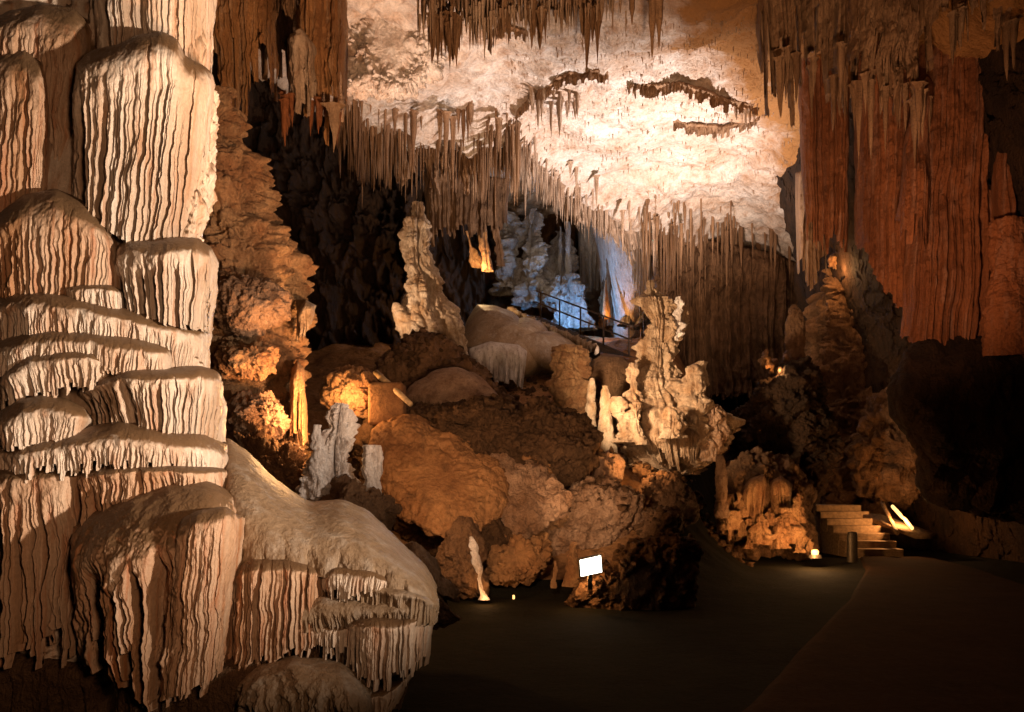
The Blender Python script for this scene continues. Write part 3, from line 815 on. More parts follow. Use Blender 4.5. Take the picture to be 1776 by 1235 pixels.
blob('low_terrace', [(975, 1045), (1010, 1010), (1060, 985), (1085, 955), (1130, 940), (1200, 945), (1215, 1000), (1195, 1060), (1150, 1085), (1060, 1075), (980, 1060)], 11.2, 0.6, M['brown'], rough=0.14, freq=1.3, box=0.5, label='low dark brown rock terrace rising from the floor right of the floodlight', cat='terrace')
blob('hollow_rock', [(765, 935), (790, 905), (815, 905), (830, 930), (835, 980), (838, 1030), (800, 1035), (770, 1010)], 11.6, 0.5, M['brown'], rough=0.1, freq=1.6, label='hollowed brown rock beside the pale drip column by the dark floor', cat='rock')
column('drip_column', [(930, 812, 822), (945, 810, 830), (975, 815, 834), (988, 824, 834), (1010, 828, 836), (1030, 832, 842), (1040, 828, 850)], 11.2, M['grey'], rough=0.03, flute=(6, 0.02), label='slender pale drip column lit from below at the edge of the floor', cat='column')
column('stone_post', [(940, 988, 1000), (955, 984, 1002), (980, 984, 1003), (1000, 982, 1004), (1018, 978, 1004)], 11.4, M['orange'], rough=0.05, label='orange-lit stone post right beside the glowing floodlight', cat='stone')
column('stone_post', [(972, 956, 966), (985, 953, 970), (1005, 953, 970), (1020, 955, 968)], 11.6, M['orange'], rough=0.05, label='shorter orange-lit stone post, second from the floodlight', cat='stone')
# the glowing floodlight
lamp = thing('floodlight', 'square white-hot floodlight standing on the low rocks', 'lamp', at(1025, 1018, 10.3))
q = [at(1006, 972, 10.3), at(1042, 964, 10.35), at(1044, 992, 10.35), at(1008, 1000, 10.3)]
q = np.array(q)
nrm = np.array([0, -1.0, 0.05])
ring, _f = box_verts((0, 0, 0), (1, 1, 1))
V = np.concatenate([q, q + [0, 0.12, 0]])
put('glass', V, np.array([[0, 3, 2, 1], [4, 5, 6, 7], [0, 1, 5, 4], [1, 2, 6, 5], [2, 3, 7, 6], [3, 0, 4, 7]]), M['lampwhite'], lamp, smooth=False)
c = q.mean(0)
big = c + (q - c) * 1.12
V = np.concatenate([big + [0, 0.03, 0], big * 1 + [0, 0.2, 0]])
put('housing', V, np.array([[0, 3, 2, 1], [4, 5, 6, 7], [0, 1, 5, 4], [1, 2, 6, 5], [2, 3, 7, 6], [3, 0, 4, 7]]), M['metal'], lamp, smooth=False)
v, f, cap = tube([c + [0, 0.1, -0.12], c + [0, 0.12, -0.16], c + [0, 0.12, -0.32]], 0.03)
put('stand', v, [f, cap], M['metal'], lamp)

from mathutils.bvhtree import BVHTree
from mathutils import Vector


def scree(name, label, targets, n, size, mat, sx, sy):
    """loose broken stones dropped from above on to the rock below"""
    trees = []
    for o in targets:
        me = o.data
        v = np.empty(len(me.vertices) * 3)
        me.vertices.foreach_get('co', v)
        v = v.reshape(-1, 3) + np.array(o.location)
        trees.append(BVHTree.FromPolygons(v.tolist(), [list(p.vertices) for p in me.polygons]))
    t = (1 + 5 ** 0.5) / 2
    ico = np.array([[-1, t, 0], [1, t, 0], [-1, -t, 0], [1, -t, 0], [0, -1, t], [0, 1, t], [0, -1, -t], [0, 1, -t], [t, 0, -1], [t, 0, 1], [-t, 0, -1], [-t, 0, 1]]) / 1.9
    icf = np.array([[0, 11, 5], [0, 5, 1], [0, 1, 7], [0, 7, 10], [0, 10, 11], [1, 5, 9], [5, 11, 4], [11, 10, 2], [10, 7, 6], [7, 1, 8], [3, 9, 4], [3, 4, 2], [3, 2, 6], [3, 6, 8], [3, 8, 9], [4, 9, 5], [2, 4, 11], [6, 2, 10], [8, 6, 7], [9, 8, 1]])
    VV, FF, k = [], [], 0
    for i in range(n):
        x, y = random.uniform(*sx), random.uniform(*sy)
        hit = max([h[0].z for h in (tr.ray_cast(Vector((x, y, 40)), Vector((0, 0, -1))) for tr in trees) if h[0] is not None] or [-9])
        if hit < -5:
            continue
        s = random.uniform(0.4, 1) ** 2 * size
        v = ico * (1 + 0.35 * rng.standard_normal((12, 1))) * s * np.array([1, 1, 0.75]) * rng.uniform(0.7, 1.2, 3)
        VV.append(v + [x, y, hit + s * 0.15])
        FF.append(icf + k)
        k += 12
    put(name, np.concatenate(VV), np.concatenate(FF), mat, kind='stuff', label=label, cat='rubble', smooth=False)


O = bpy.data.objects
BL = [o for o in S.objects if o.name.split('.')[0] in ('boulder', 'low_terrace', 'scree_bank', 'upper_mound')]
scree('scree', 'countless loose stones strewn over the dark bank and the boulders', BL, 3200, 0.09, M['scree'], (-2.2, 4.8), (10.5, 16.5))
scree('scree', 'countless loose stones strewn over the rubbly upper mound', [O['upper_mound'], flo], 2200, 0.13, M['scree'], (-4.5, 5), (16.5, 26))

# right-hand lit flowstone cluster by the stairs
rc = thing('flowstone_cluster', 'cluster of orange-lit fluted flowstone left of the stairs', 'flowstone', at(1320, 960, 17.5))
K = dict(parent=rc)
blob('body', [(1235, 880), (1245, 820), (1290, 780), (1350, 790), (1395, 830), (1415, 900), (1420, 955), (1340, 955), (1260, 945)], 18.2, 0.9, M['brown'], rough=0.2, freq=1.4, **K)
drapery('drapery', [(1285, 850), (1300, 830), (1325, 822), (1332, 840)], [(1270, 945), (1290, 950), (1310, 945), (1325, 905)], 17.0, M['orange'], rod=9, amp=0.12, rag=0.3, fade=(0, .3), **K)
drapery('drapery', [(1335, 835), (1355, 825), (1375, 840)], [(1338, 900), (1355, 905), (1372, 895)], 17.1, M['orange'], rod=8, amp=0.12, rag=0.3, fade=(0, .3), **K)
drapery('drapery', [(1240, 880), (1255, 860), (1275, 855)], [(1245, 930), (1260, 940), (1275, 935)], 17.0, M['orange'], rod=8, amp=0.1, rag=0.3, fade=(0, .3), **K)
for i, (x, y, r) in enumerate([(1322, 925, 15), (1350, 930, 17), (1375, 925, 14), (1392, 940, 14), (1404, 950, 9), (1362, 902, 13), (1300, 930, 15), (1338, 900, 10), (1262, 905, 12), (1280, 880, 14), (1385, 890, 13)]):
    hh = r * random.uniform(1.4, 2.6)
    column('knob', [(y - hh, x - r * .35, x + r * .3), (y - hh * .6, x - r * .7, x + r * .6), (y, x - r, x + r * .9), (y + r * 1.3, x - r * 1.1, x + r)], 16.9 + 0.05 * (i % 4), M['orange'], rough=0.12, knob=0.15, plate=(0.06, 0.16), flute=(7, 0.05), cragk=0.9, **K)
stal('thin_stalagmite', 'thin knobbly stalagmite left of the orange-lit cluster', [(790, 1246, 1252), (805, 1243, 1256), (850, 1243, 1260), (900, 1240, 1262)], 16.6, M['pink'], plate=(0.05, 0.15), rough=0.05)
blob('dark_crag', [(1260, 800), (1262, 740), (1300, 700), (1340, 660), (1400, 620), (1430, 700), (1430, 830), (1415, 900), (1350, 820), (1300, 800)], 20, 1.0, M['dark'], rough=0.3, freq=1.2, label='dark crag above the orange-lit cluster', cat='rock')

# ================================================================== STAIRS
st = thing('staircase', 'lit stone staircase climbing away at the right end of the path', 'stairs', at(1520, 972, 18.7))
n = 7
for i in range(n):
    yy = 18.7 + i * 0.35
    zt_ = 0.045 + 0.168 * (i + 1)
    v, f = box_verts(((8.0 + 9.2) / 2 - 0.01 * i, yy + 0.6, zt_ / 2 - 0.15), (1.2 + 0.03 * (i % 3), 1.2, zt_ + 0.3))
    v += 0.006 * rng.standard_normal(v.shape)
    o = put('step', v, f, M['step'], st, smooth=False)
    bevel(o, 0.02)
par = thing('handrail', 'glowing slanted stone handrail with a lamp trough right of the stairs', 'handrail', at(1570, 925, 18.6))
a, b = at(1530, 872, 20.6), at(1556, 925, 18.8)
v, f, cap = tube(np.linspace(a, b, 12), 0.05, 10, 0.02)
put('rail', v, [f, cap], M['step'], par)
a, b = at(1548, 878, 20.4), at(1582, 916, 18.8)
v, f, cap = tube(np.linspace(a, b, 14), 0.04, 10, 0.03, 5)
put('lamp_tube', v, [f, cap], M['lampwarm'], par)
v, f = merge([box_verts((a + b) / 2 + [-0.12, 0, -0.22], (0.5, 1.9, 0.12), None)])
put('plinth', v + np.stack([(v[:, 1] - 19.6) * -0.25, 0 * v[:, 1], (v[:, 1] - 19.6) * 0.22], -1), f, M['step'], par, smooth=False)
bl = thing('bollard', 'dark waist-high bollard at the foot of the lit stairs', 'bollard', at(1478, 972, 17.6))
column('shaft', [(922, 1471, 1486), (930, 1469, 1487), (950, 1469, 1487), (975, 1468, 1488)], 17.6, M['metal'], bl, rough=0.01)
sl = thing('ground_lamp', 'small burning ground lamp at the right foot of the orange-lit cluster', 'lamp', at(1413, 964, 16.4))
o = column('bulb', [(953, 1409, 1417), (957, 1407, 1420), (963, 1408, 1419)], 16.4, M['lampwarm'], sl, rough=0.0)
column('base', [(962, 1403, 1424), (968, 1402, 1425)], 16.4, M['metal'], sl, rough=0.0)
column('spark_lamp', [(1032, 889, 892.5), (1036, 889, 893), (1039, 889, 892.5)], 11.6, M['lampwarm'], rough=0, label='tiny lamp glowing low on the rocks by the drip column', cat='lamp')
column('spark_lamp', [(950, 1091, 1094), (955, 1091, 1095), (959, 1091, 1094)], 11.4, M['lampwarm'], rough=0, label='tiny lamp glowing on the low terrace above the floodlight', cat='lamp')

# ================================================================== FAR CHAMBER
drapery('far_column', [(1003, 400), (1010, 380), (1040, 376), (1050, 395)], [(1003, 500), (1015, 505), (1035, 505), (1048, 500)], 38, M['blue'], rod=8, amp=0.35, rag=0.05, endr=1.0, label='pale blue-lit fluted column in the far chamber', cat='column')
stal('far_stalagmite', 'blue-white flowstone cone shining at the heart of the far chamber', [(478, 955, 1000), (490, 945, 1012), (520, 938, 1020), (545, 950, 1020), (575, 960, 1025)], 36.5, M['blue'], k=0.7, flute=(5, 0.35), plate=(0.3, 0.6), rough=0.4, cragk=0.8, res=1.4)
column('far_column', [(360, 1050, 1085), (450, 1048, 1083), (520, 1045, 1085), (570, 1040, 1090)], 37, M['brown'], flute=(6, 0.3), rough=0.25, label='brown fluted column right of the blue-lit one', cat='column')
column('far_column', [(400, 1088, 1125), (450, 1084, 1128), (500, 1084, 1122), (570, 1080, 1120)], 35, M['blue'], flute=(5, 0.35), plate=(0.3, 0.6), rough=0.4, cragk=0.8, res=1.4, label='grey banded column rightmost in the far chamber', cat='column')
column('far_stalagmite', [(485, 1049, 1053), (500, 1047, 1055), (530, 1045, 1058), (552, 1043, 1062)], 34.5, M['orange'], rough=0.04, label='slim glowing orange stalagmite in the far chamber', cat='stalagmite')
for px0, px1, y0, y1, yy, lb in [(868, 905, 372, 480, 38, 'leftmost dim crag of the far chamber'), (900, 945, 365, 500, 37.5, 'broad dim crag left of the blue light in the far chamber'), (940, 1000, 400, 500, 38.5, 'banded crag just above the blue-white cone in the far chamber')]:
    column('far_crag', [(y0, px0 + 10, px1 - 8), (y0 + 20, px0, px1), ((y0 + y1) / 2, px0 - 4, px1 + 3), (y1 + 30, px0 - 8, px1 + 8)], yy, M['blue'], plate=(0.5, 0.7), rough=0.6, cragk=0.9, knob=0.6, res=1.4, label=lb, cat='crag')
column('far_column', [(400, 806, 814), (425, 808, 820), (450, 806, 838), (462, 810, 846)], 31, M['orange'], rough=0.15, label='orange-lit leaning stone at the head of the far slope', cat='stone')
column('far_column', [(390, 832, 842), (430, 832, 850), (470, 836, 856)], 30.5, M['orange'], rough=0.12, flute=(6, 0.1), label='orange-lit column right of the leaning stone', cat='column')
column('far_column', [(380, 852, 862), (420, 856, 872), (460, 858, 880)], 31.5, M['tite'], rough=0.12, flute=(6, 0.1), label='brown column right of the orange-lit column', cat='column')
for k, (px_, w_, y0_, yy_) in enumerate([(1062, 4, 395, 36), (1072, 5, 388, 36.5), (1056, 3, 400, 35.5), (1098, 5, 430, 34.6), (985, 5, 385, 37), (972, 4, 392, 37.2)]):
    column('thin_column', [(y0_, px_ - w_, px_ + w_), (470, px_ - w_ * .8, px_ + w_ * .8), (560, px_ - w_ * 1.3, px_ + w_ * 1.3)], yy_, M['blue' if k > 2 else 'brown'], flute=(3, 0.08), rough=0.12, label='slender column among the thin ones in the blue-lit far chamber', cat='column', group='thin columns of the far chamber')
# railed walkway
wk = thing('walkway', 'railed walkway descending across the peaked mound towards the right', 'walkway', at(960, 590, 25.5))
L0, L1 = at(885, 540, 31), at(1045, 612, 25)
ts = np.linspace(0, 1, 40)[:, None]
ctr = L0 * (1 - ts) + L1 * ts
side = np.array([0.75, 0.6, 0])
v = np.concatenate([ctr - side * 0.1, ctr + side * 1.6, ctr - side * 0.1 - [0, 0, .3], ctr + side * 1.6 - [0, 0, .3]])
n_ = 40
put('deck', v, np.concatenate([[[i, i + 1, n_ + i + 1, n_ + i], [2 * n_ + i, 2 * n_ + i + 1, i + 1, i]] for i in range(n_ - 1)]), M['dark'], wk)
for k, hgt in enumerate((0.55, 1.0)):
    v, f, cap = tube(ctr + side * 1.4 + [0, 0, hgt], 0.03, 8)
    put('rail', v, [f, cap], M['dark'], wk)
for k in range(2, 40, 9):
    v, f, cap = tube([ctr[k] + side * 1.4, ctr[k] + side * 1.4 + [0, 0, 0.5], ctr[k] + side * 1.4 + [0, 0, 1.02]], 0.03, 8)
    put('post', v, [f, cap], M['dark'], wk)
for k in range(1, 39, 1):
    p = ctr[k] + [0, 0, 0.02]
    vv, ff = box_verts(p - side * 0.15, (0.17, 0.20, 0.22 + 0.08 * random.random()))
    put('edge_stone', vv + 0.03 * rng.standard_normal(vv.shape), ff, M['mound'], wk, smooth=False)

# ================================================================== CEILING CURTAINS
def curtain(label, top, bot, Y, mat, **kw):
    a = dict(rod=7, amp=0.15, fade=(-0.1, 0.2), rag=0.5, lip=(0.1, 0.05), taper=0.4, rough=0.12, endr=0.8, amin=0.1)
    a.update(kw)
    return drapery('hanging_curtain', top, bot, Y, mat, label=label, cat='curtain', group='rock curtains hanging from the roof', **a)


curtain('reddish streaked curtain hanging right beside the tall pale column', [(340, -120), (420, -120), (480, -120)], [(352, 225), (400, 250), (440, 215), (478, 195)], 15, M['rust'], rod=8)
curtain('narrow reddish curtain right of the dark oval hole in the roof', [(520, -120), (560, -120), (600, -120)], [(500, 215), (545, 235), (598, 265)], 14.6, M['rust'], rod=8)
curtain('short brown curtain over the dark oval hole in the roof', [(460, -120), (500, -120), (540, -120)], [(468, 60), (500, 40), (528, 75)], 14.9, M['tite'], rod=9)
curtain('dim brown curtain behind the dark oval hole in the roof', [(440, -60), (520, -60), (600, -60)], [(440, 190), (520, 195), (600, 215)], 16.2, M['tite'], rod=9)
curtain('pale knotted fringe below the dark oval hole', [(505, 60), (525, 50), (545, 80)], [(500, 200), (525, 215), (548, 195)], 14.2, M['titepale'], rod=8, rough=0.14)
curtain('dark brown curtain hanging at the top edge, left of the pale roof', [(735, -120), (800, -120), (862, -120)], [(742, 50), (770, 40), (800, 80), (830, 90), (856, 112)], 15.2, M['tite'], rod=5, rough=0.2)
curtain('brown ragged curtain hanging at the top edge above the pale roof', [(850, -120), (950, -120), (1065, -120)], [(856, 10), (905, 45), (950, 40), (1005, 60), (1066, 20)], 15.6, M['tite'], rod=5, rag=0.5, rough=0.25)


curtain('dark red curtain hanging in the shadow behind the roof fringe', [(735, 300), (800, 300), (885, 310)], [(740, 430), (800, 425), (880, 400)], 27.5, M['brown'], rod=7, rag=0.3)



curtain('tall brown wall of curtains behind the great stalagmite', [(1125, 400), (1250, 420), (1350, 440), (1450, 480)], [(1150, 690), (1250, 700), (1350, 690), (1450, 690)], 30.5, M['brown'], rod=8, rag=0.05, amp=0.45, rough=0.4)
curtain('dim brown curtain left of the red draperies', [(1380, 60), (1430, 60), (1480, 60)], [(1400, 430), (1430, 440), (1470, 440)], 18.5, M['red'], rod=7, rag=0.15)
curtain('red drapery with a pale streak, left one of the tall red pair', [(1480, 40), (1530, 40), (1570, 40), (1600, 40)], [(1490, 420), (1545, 520), (1585, 560), (1605, 600)], 16.8, M['red'], rod=7, rag=0.03)
curtain('widest red drapery, reaching lowest on the right-hand wall', [(1600, 10), (1640, 10), (1700, 10), (1750, 10)], [(1562, 580), (1620, 615), (1690, 620), (1760, 620)], 16, M['red'], rod=8, rag=0.02, amp=0.16)
curtain('pale-edged narrow drapery in front of the widest red one', [(1590, 150), (1610, 130), (1625, 150)], [(1545, 450), (1575, 470), (1615, 420)], 15.6, M['red'], rod=8, rag=0.3, lip=(0.4,0.2))
curtain('dim brown curtain hanging at the top right above the red draperies', [(1310, -160), (1400, -160), (1500, -160)], [(1325, 190), (1400, 230), (1490, 210)], 15.8, M['tite'], rod=7, rag=0.6, amp=0.3)
curtain('lumpy grey-brown curtain at the top right', [(1470, -160), (1540, -160), (1620, -160)], [(1470, 210), (1540, 240), (1610, 210)], 15.0, M['tite'], rod=8, rag=0.5, rough=0.2)
curtain('darkest curtain in the top right corner', [(1600, -160), (1700, -160), (1800, -160)], [(1600, 130), (1700, 90), (1800, 130)], 14.3, M['tite'], rod=8, rag=0.6)
curtain('dark fluted curtain at the right edge', [(1730, -10), (1770, -10), (1830, -10)], [(1730, 600), (1770, 600), (1830, 600)], 15.4, M['red'], rod=8, rag=0.1)


def edge_Y(px):
    y = 25.0
    for _ in range(30):
        y = 0.5 * y + 0.5 * float(np.interp((px - CX) / F * y, [-12, -8, -6.2, -5, -3.5, 0.2, 1.6, 4.6, 8.4, 14.4], [15, 16.5, 19.5, 22.9, 23.4, 24.3, 26.8, 29.9, 32, 37]))
    return y


def roof_py(px, y, up=0.25):
    z = float(zc(np.array([(px - CX) / F * y]), np.array([y]))[0])
    return HY - (z + up - EYE) * F / y


def edge_curtain(label, x0, x1, L, inset, mat, **kw):
    xs = np.linspace(x0, x1, 12)
    ys = [edge_Y(x) - inset for x in xs]
    top = [(x, roof_py(x, y)) for x, y in zip(xs, ys)]
    bot = [(x + random.uniform(-6, 6), t[1] + random.uniform(*L)) for x, t in zip(xs, top)]
    return curtain(label, top, bot, ys, mat, **kw)


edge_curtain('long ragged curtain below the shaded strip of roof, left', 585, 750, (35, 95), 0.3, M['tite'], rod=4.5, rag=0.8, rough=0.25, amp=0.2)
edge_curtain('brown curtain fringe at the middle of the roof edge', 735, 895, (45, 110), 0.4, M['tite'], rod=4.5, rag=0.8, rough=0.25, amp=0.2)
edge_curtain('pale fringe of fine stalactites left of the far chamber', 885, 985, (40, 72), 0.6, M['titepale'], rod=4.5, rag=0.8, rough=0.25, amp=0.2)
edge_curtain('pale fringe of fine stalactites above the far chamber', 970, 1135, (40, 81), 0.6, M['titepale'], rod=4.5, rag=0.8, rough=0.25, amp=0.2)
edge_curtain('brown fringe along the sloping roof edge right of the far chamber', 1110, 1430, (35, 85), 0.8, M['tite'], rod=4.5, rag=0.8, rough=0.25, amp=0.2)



def roof_ledge(label, pts, L, **kw):
    ys = []
    for px, py in pts:
        y = 10.4 * F / (HY - py)
        for _ in range(6):
            z = min(float(zc(np.array([(px - CX) / F * y]), np.array([y]))[0]), 12.8)
            y = 0.4 * y + 0.6 * (z - EYE) * F / (HY - py)
        ys.append(y)
    drapery('roof_ledge', [(x, y - 8 + random.uniform(-3, 3)) for x, y in pts], [(x, y + 8 + L * random.uniform(0.5, 1.3)) for x, y in pts], [y_ - 0.35 for y_ in ys], M['tite'], label=label, cat='ledge', rod=6, amp=0.16, fade=(-.1, .3), rag=0.6, lip=(0.2, 0.2), rough=0.16, endr=0.3, **kw)  # brown material puts the shadow line under each lip into the colour


roof_ledge('jagged ledge bounding the brightest roof patch on its left', [(893, 198), (915, 180), (940, 160), (965, 140), (990, 128), (1030, 126), (1056, 128)], 10)
roof_ledge('long thin ledge crossing the bright roof to the right', [(1090, 148), (1130, 150), (1180, 146), (1215, 158), (1260, 176), (1320, 186)], 9)
roof_ledge('curved ledge under the right end of the bright roof', [(1170, 210), (1210, 218), (1255, 226), (1290, 215), (1320, 200)], 10)
roof_ledge('short dark ledge left above the bright roof, under the top curtains', [(858, 44), (880, 46), (900, 52), (915, 60)], 9)
blob('roof_boss', [(588, -60), (760, -60), (770, 40), (750, 140), (700, 178), (650, 172), (606, 165), (590, 90)], 19, 1.0, M['ceil'], rough=0.26, freq=1.8, box=0.5, label='pale lumpy boss of roof rock left of the brown curtains', cat='rock')

curtain('narrow dark curtain beside the hooded stalagmite', [(1380, 300), (1410, 290), (1450, 300)], [(1385, 520), (1412, 500), (1440, 470)], 21.5, M['tite'], rod=8, rag=0.4)
blob('lit_rock', [(1436, 462), (1442, 446), (1452, 440), (1456, 425), (1466, 415), (1474, 440), (1474, 462), (1455, 474)], 23.1, 0.3, M['orange'], rough=0.14, freq=2.5, cragk=0.9, label='small rock glowing orange under the red draperies', cat='rock')
blob('lit_rock', [(1322, 616), (1330, 612), (1338, 622), (1346, 636), (1352, 648), (1340, 652), (1332, 640)], 20.0, 0.3, M['orange'], rough=0.12, freq=2.5, cragk=0.9, label='small rock glowing orange left of the hooded stalagmite', cat='rock')
blob('lit_rock', [(1359, 616), (1364, 613), (1369, 620), (1368, 628), (1361, 627)], 20.3, 0.25, M['orange'], rough=0.05, freq=2.5, label='tiniest glowing rock, close to the hooded stalagmite', cat='rock')
big_ = stal('banded_stalagmite', 'massive dark banded stalagmite below the red draperies', [(345, 1482, 1498), (370, 1478, 1510), (410, 1474, 1530), (450, 1462, 1540), (480, 1432, 1550), (510, 1412, 1562), (560, 1404, 1590), (620, 1398, 1620), (700, 1392, 1650), (800, 1400, 1690), (890, 1420, 1700), (920, 1420, 1700)], 23.5, M['brown'], k=0.6, plate=(0.22, 0.38), rough=0.32, knob=0.3, cragk=0.8, res=1.2, flute=(40, 0.2))
blob('dark_massif', [(1560, 600), (1640, 578), (1760, 582), (1860, 590), (1860, 900), (1760, 905), (1660, 890), (1600, 860), (1580, 780), (1545, 700)], 16.3, 1.0, M['dark'], rough=0.2, freq=0.7, cragk=0.5, fine=0.4, plate=(0.12, 0.5), label='dark rock massif under the red draperies, above the stairs lamp', cat='rock')
blob('crag', [(1490, 730), (1530, 685), (1600, 680), (1680, 720), (1700, 800), (1660, 850), (1600, 872), (1520, 872), (1480, 820)], 21.6, 1.2, M['brown'], rough=0.24, freq=1.2, cragk=0.6, plate=(0.1, 0.35), label='dim brown crag jutting out above the stairs', cat='rock')
column('banded_pillar', [(380, 1720, 1790), (440, 1716, 1800), (520, 1715, 1800), (620, 1712, 1800)], 15.5, M['red'], plate=(0.16, 0.55), rough=0.1, label='layered reddish pillar at the right edge', cat='pillar')
column('hooded_stalagmite', [(528, 1372, 1392), (540, 1366, 1398), (600, 1362, 1400), (660, 1350, 1402)], 21, M['brown'], rough=0.1, label='hooded brown stalagmite left of the massive banded one', cat='stalagmite')

# ================================================================== STALACTITES
def tite_mesh(name, mat, k):
    r = np.random.default_rng(500 + k)
    n, m = 22, 14
    t = np.linspace(0, 1, n)
    prof = (1 - t) ** (0.55 + 0.6 * r.random()) * (1 + 0.12 * np.sin(t * (9 + 9 * r.random()) + r.random() * 6)) + 0.05 * (1 - t)
    prof[0] *= 1.5
    prof[-1] = 0.02
    th = np.linspace(0, 2 * math.pi, m, endpoint=False)
    rr = prof[:, None] * (1 + 0.22 * np.sin(3 * th + 6 * r.random())[None] * r.random() + 0.18 * np.sin(5 * th + 3)[None] * (1 - t)[:, None])
    x = rr * np.cos(th)[None] + 0.5 * (r.random() - .5) * np.sin(t * 3)[:, None]
    y = rr * np.sin(th)[None]
    V = np.stack([x, y, -t[:, None] + 0 * x], -1).reshape(-1, 3)
    return make_mesh(name, V, grid_faces(n, m, True), mat)


TM = {c: [tite_mesh('stalactite', M[c], k + 40 * j) for k in range(8)] for j, c in enumerate(('tite', 'titepale', 'red'))}
cnt = [0]


def hang(px, py, Lpx, wpx, mat, label, group, Y=None):
    if Y is None:
        Y = 10.4 * F / (HY - py)
        for _ in range(4):
            x = np.array([(px - CX) / F * Y])
            z = float(zc(x, np.array([Y]))[0])
            if z > 13.2:
                z = 12.4
            Y = (z - EYE) * F / (HY - py)
        zt = z + 0.12
        p = at(px, py, Y)
        p[2] = zt
    else:
        p = at(px, py, Y)
    o = bpy.data.objects.new('stalactite', random.choice(TM[mat]))
    C.objects.link(o)
    k = Y / F
    o.location = [float(c) for c in p]
    o.scale = (wpx * k / 2, wpx * k / 2, Lpx * k + 0.1)
    o.rotation_euler = (0, 0, random.random() * 6.28)
    tag(o, label, 'stalactite', group)
    cnt[0] += 1


def scatter(n, poly, Lr, wr, mat, label, group, Y=None, jit=6, jy=None):
    p = np.array(poly, float)
    for i in range(n):
        if i % 3 == 0:
            t0 = random.random()
        t = min(max(t0 + random.gauss(0, 0.03), 0), 0.999)
        d = t * (len(p) - 1)
        j = min(int(d), len(p) - 2)
        q = p[j] + (p[j + 1] - p[j]) * (d - j)
        L = random.uniform(*Lr) * random.choice((0.6, 0.8, 1, 1))
        yy = Y if Y is None or np.isscalar(Y) else random.uniform(*Y)
        hang(q[0] + random.uniform(-jit, jit), q[1] + random.uniform(-(jy or jit), jy or jit), L, random.uniform(*wr) * (0.7 + 0.3 * L / Lr[1]), mat, label, group, yy)


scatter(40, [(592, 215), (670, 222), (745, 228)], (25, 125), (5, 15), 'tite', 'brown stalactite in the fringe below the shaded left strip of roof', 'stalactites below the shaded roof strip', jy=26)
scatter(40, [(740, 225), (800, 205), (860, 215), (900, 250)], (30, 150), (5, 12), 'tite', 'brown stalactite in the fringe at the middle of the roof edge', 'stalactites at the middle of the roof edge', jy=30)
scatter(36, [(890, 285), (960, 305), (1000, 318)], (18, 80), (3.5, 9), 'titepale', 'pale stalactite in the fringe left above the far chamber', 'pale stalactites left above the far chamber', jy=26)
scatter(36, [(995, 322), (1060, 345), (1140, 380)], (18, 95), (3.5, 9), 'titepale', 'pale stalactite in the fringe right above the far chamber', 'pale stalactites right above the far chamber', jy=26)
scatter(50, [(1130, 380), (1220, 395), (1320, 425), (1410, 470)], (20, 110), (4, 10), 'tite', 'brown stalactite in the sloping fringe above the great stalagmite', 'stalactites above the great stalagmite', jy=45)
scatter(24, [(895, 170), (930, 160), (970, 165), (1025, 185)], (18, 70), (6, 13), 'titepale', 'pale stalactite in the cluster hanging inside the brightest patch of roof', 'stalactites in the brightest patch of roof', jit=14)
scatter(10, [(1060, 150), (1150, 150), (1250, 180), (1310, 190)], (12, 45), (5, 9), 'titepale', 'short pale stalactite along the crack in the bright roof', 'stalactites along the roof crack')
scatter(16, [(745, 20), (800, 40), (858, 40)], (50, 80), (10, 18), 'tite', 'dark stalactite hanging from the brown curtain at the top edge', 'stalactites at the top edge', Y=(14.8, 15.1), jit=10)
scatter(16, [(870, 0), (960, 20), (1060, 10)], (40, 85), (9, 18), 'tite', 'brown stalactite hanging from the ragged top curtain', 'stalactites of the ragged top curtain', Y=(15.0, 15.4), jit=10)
for x, L, w_, lb in [(1131, 95, 15, 'longest dark stalactite hanging alone at the top edge'), (1143, 78, 14, 'dark stalactite hanging beside the longest lone one'), (1096, 35, 11, 'short grey stalactite left of the longest lone one'), (1017, 118, 13, 'slim stalactite hanging far down over the pale roof')]:
    hang(x, -5, L + 5, w_, 'tite', lb, None, 15.2)
scatter(18, [(470, 165), (520, 170), (600, 200)], (30, 75), (7, 14), 'red', 'reddish stalactite hanging before the black hollow', 'reddish stalactites before the black hollow', Y=(14.4, 15.2), jit=10)
hang(578, 185, 70, 22, 'titepale', 'thick pale stalactite at the corner of the shaded roof strip', None, 14.2)
scatter(26, [(1330, 40), (1420, 90), (1500, 130), (1620, 150)], (60, 140), (10, 18), 'tite', 'dim brown stalactite at the top right', 'stalactites at the top right', Y=(15, 16), jit=40)
scatter(8, [(1640, 20), (1770, 40)], (50, 90), (9, 16), 'tite', 'dim stalactite in the top right corner', 'stalactites in the top right corner', Y=(13.5, 14), jit=15)
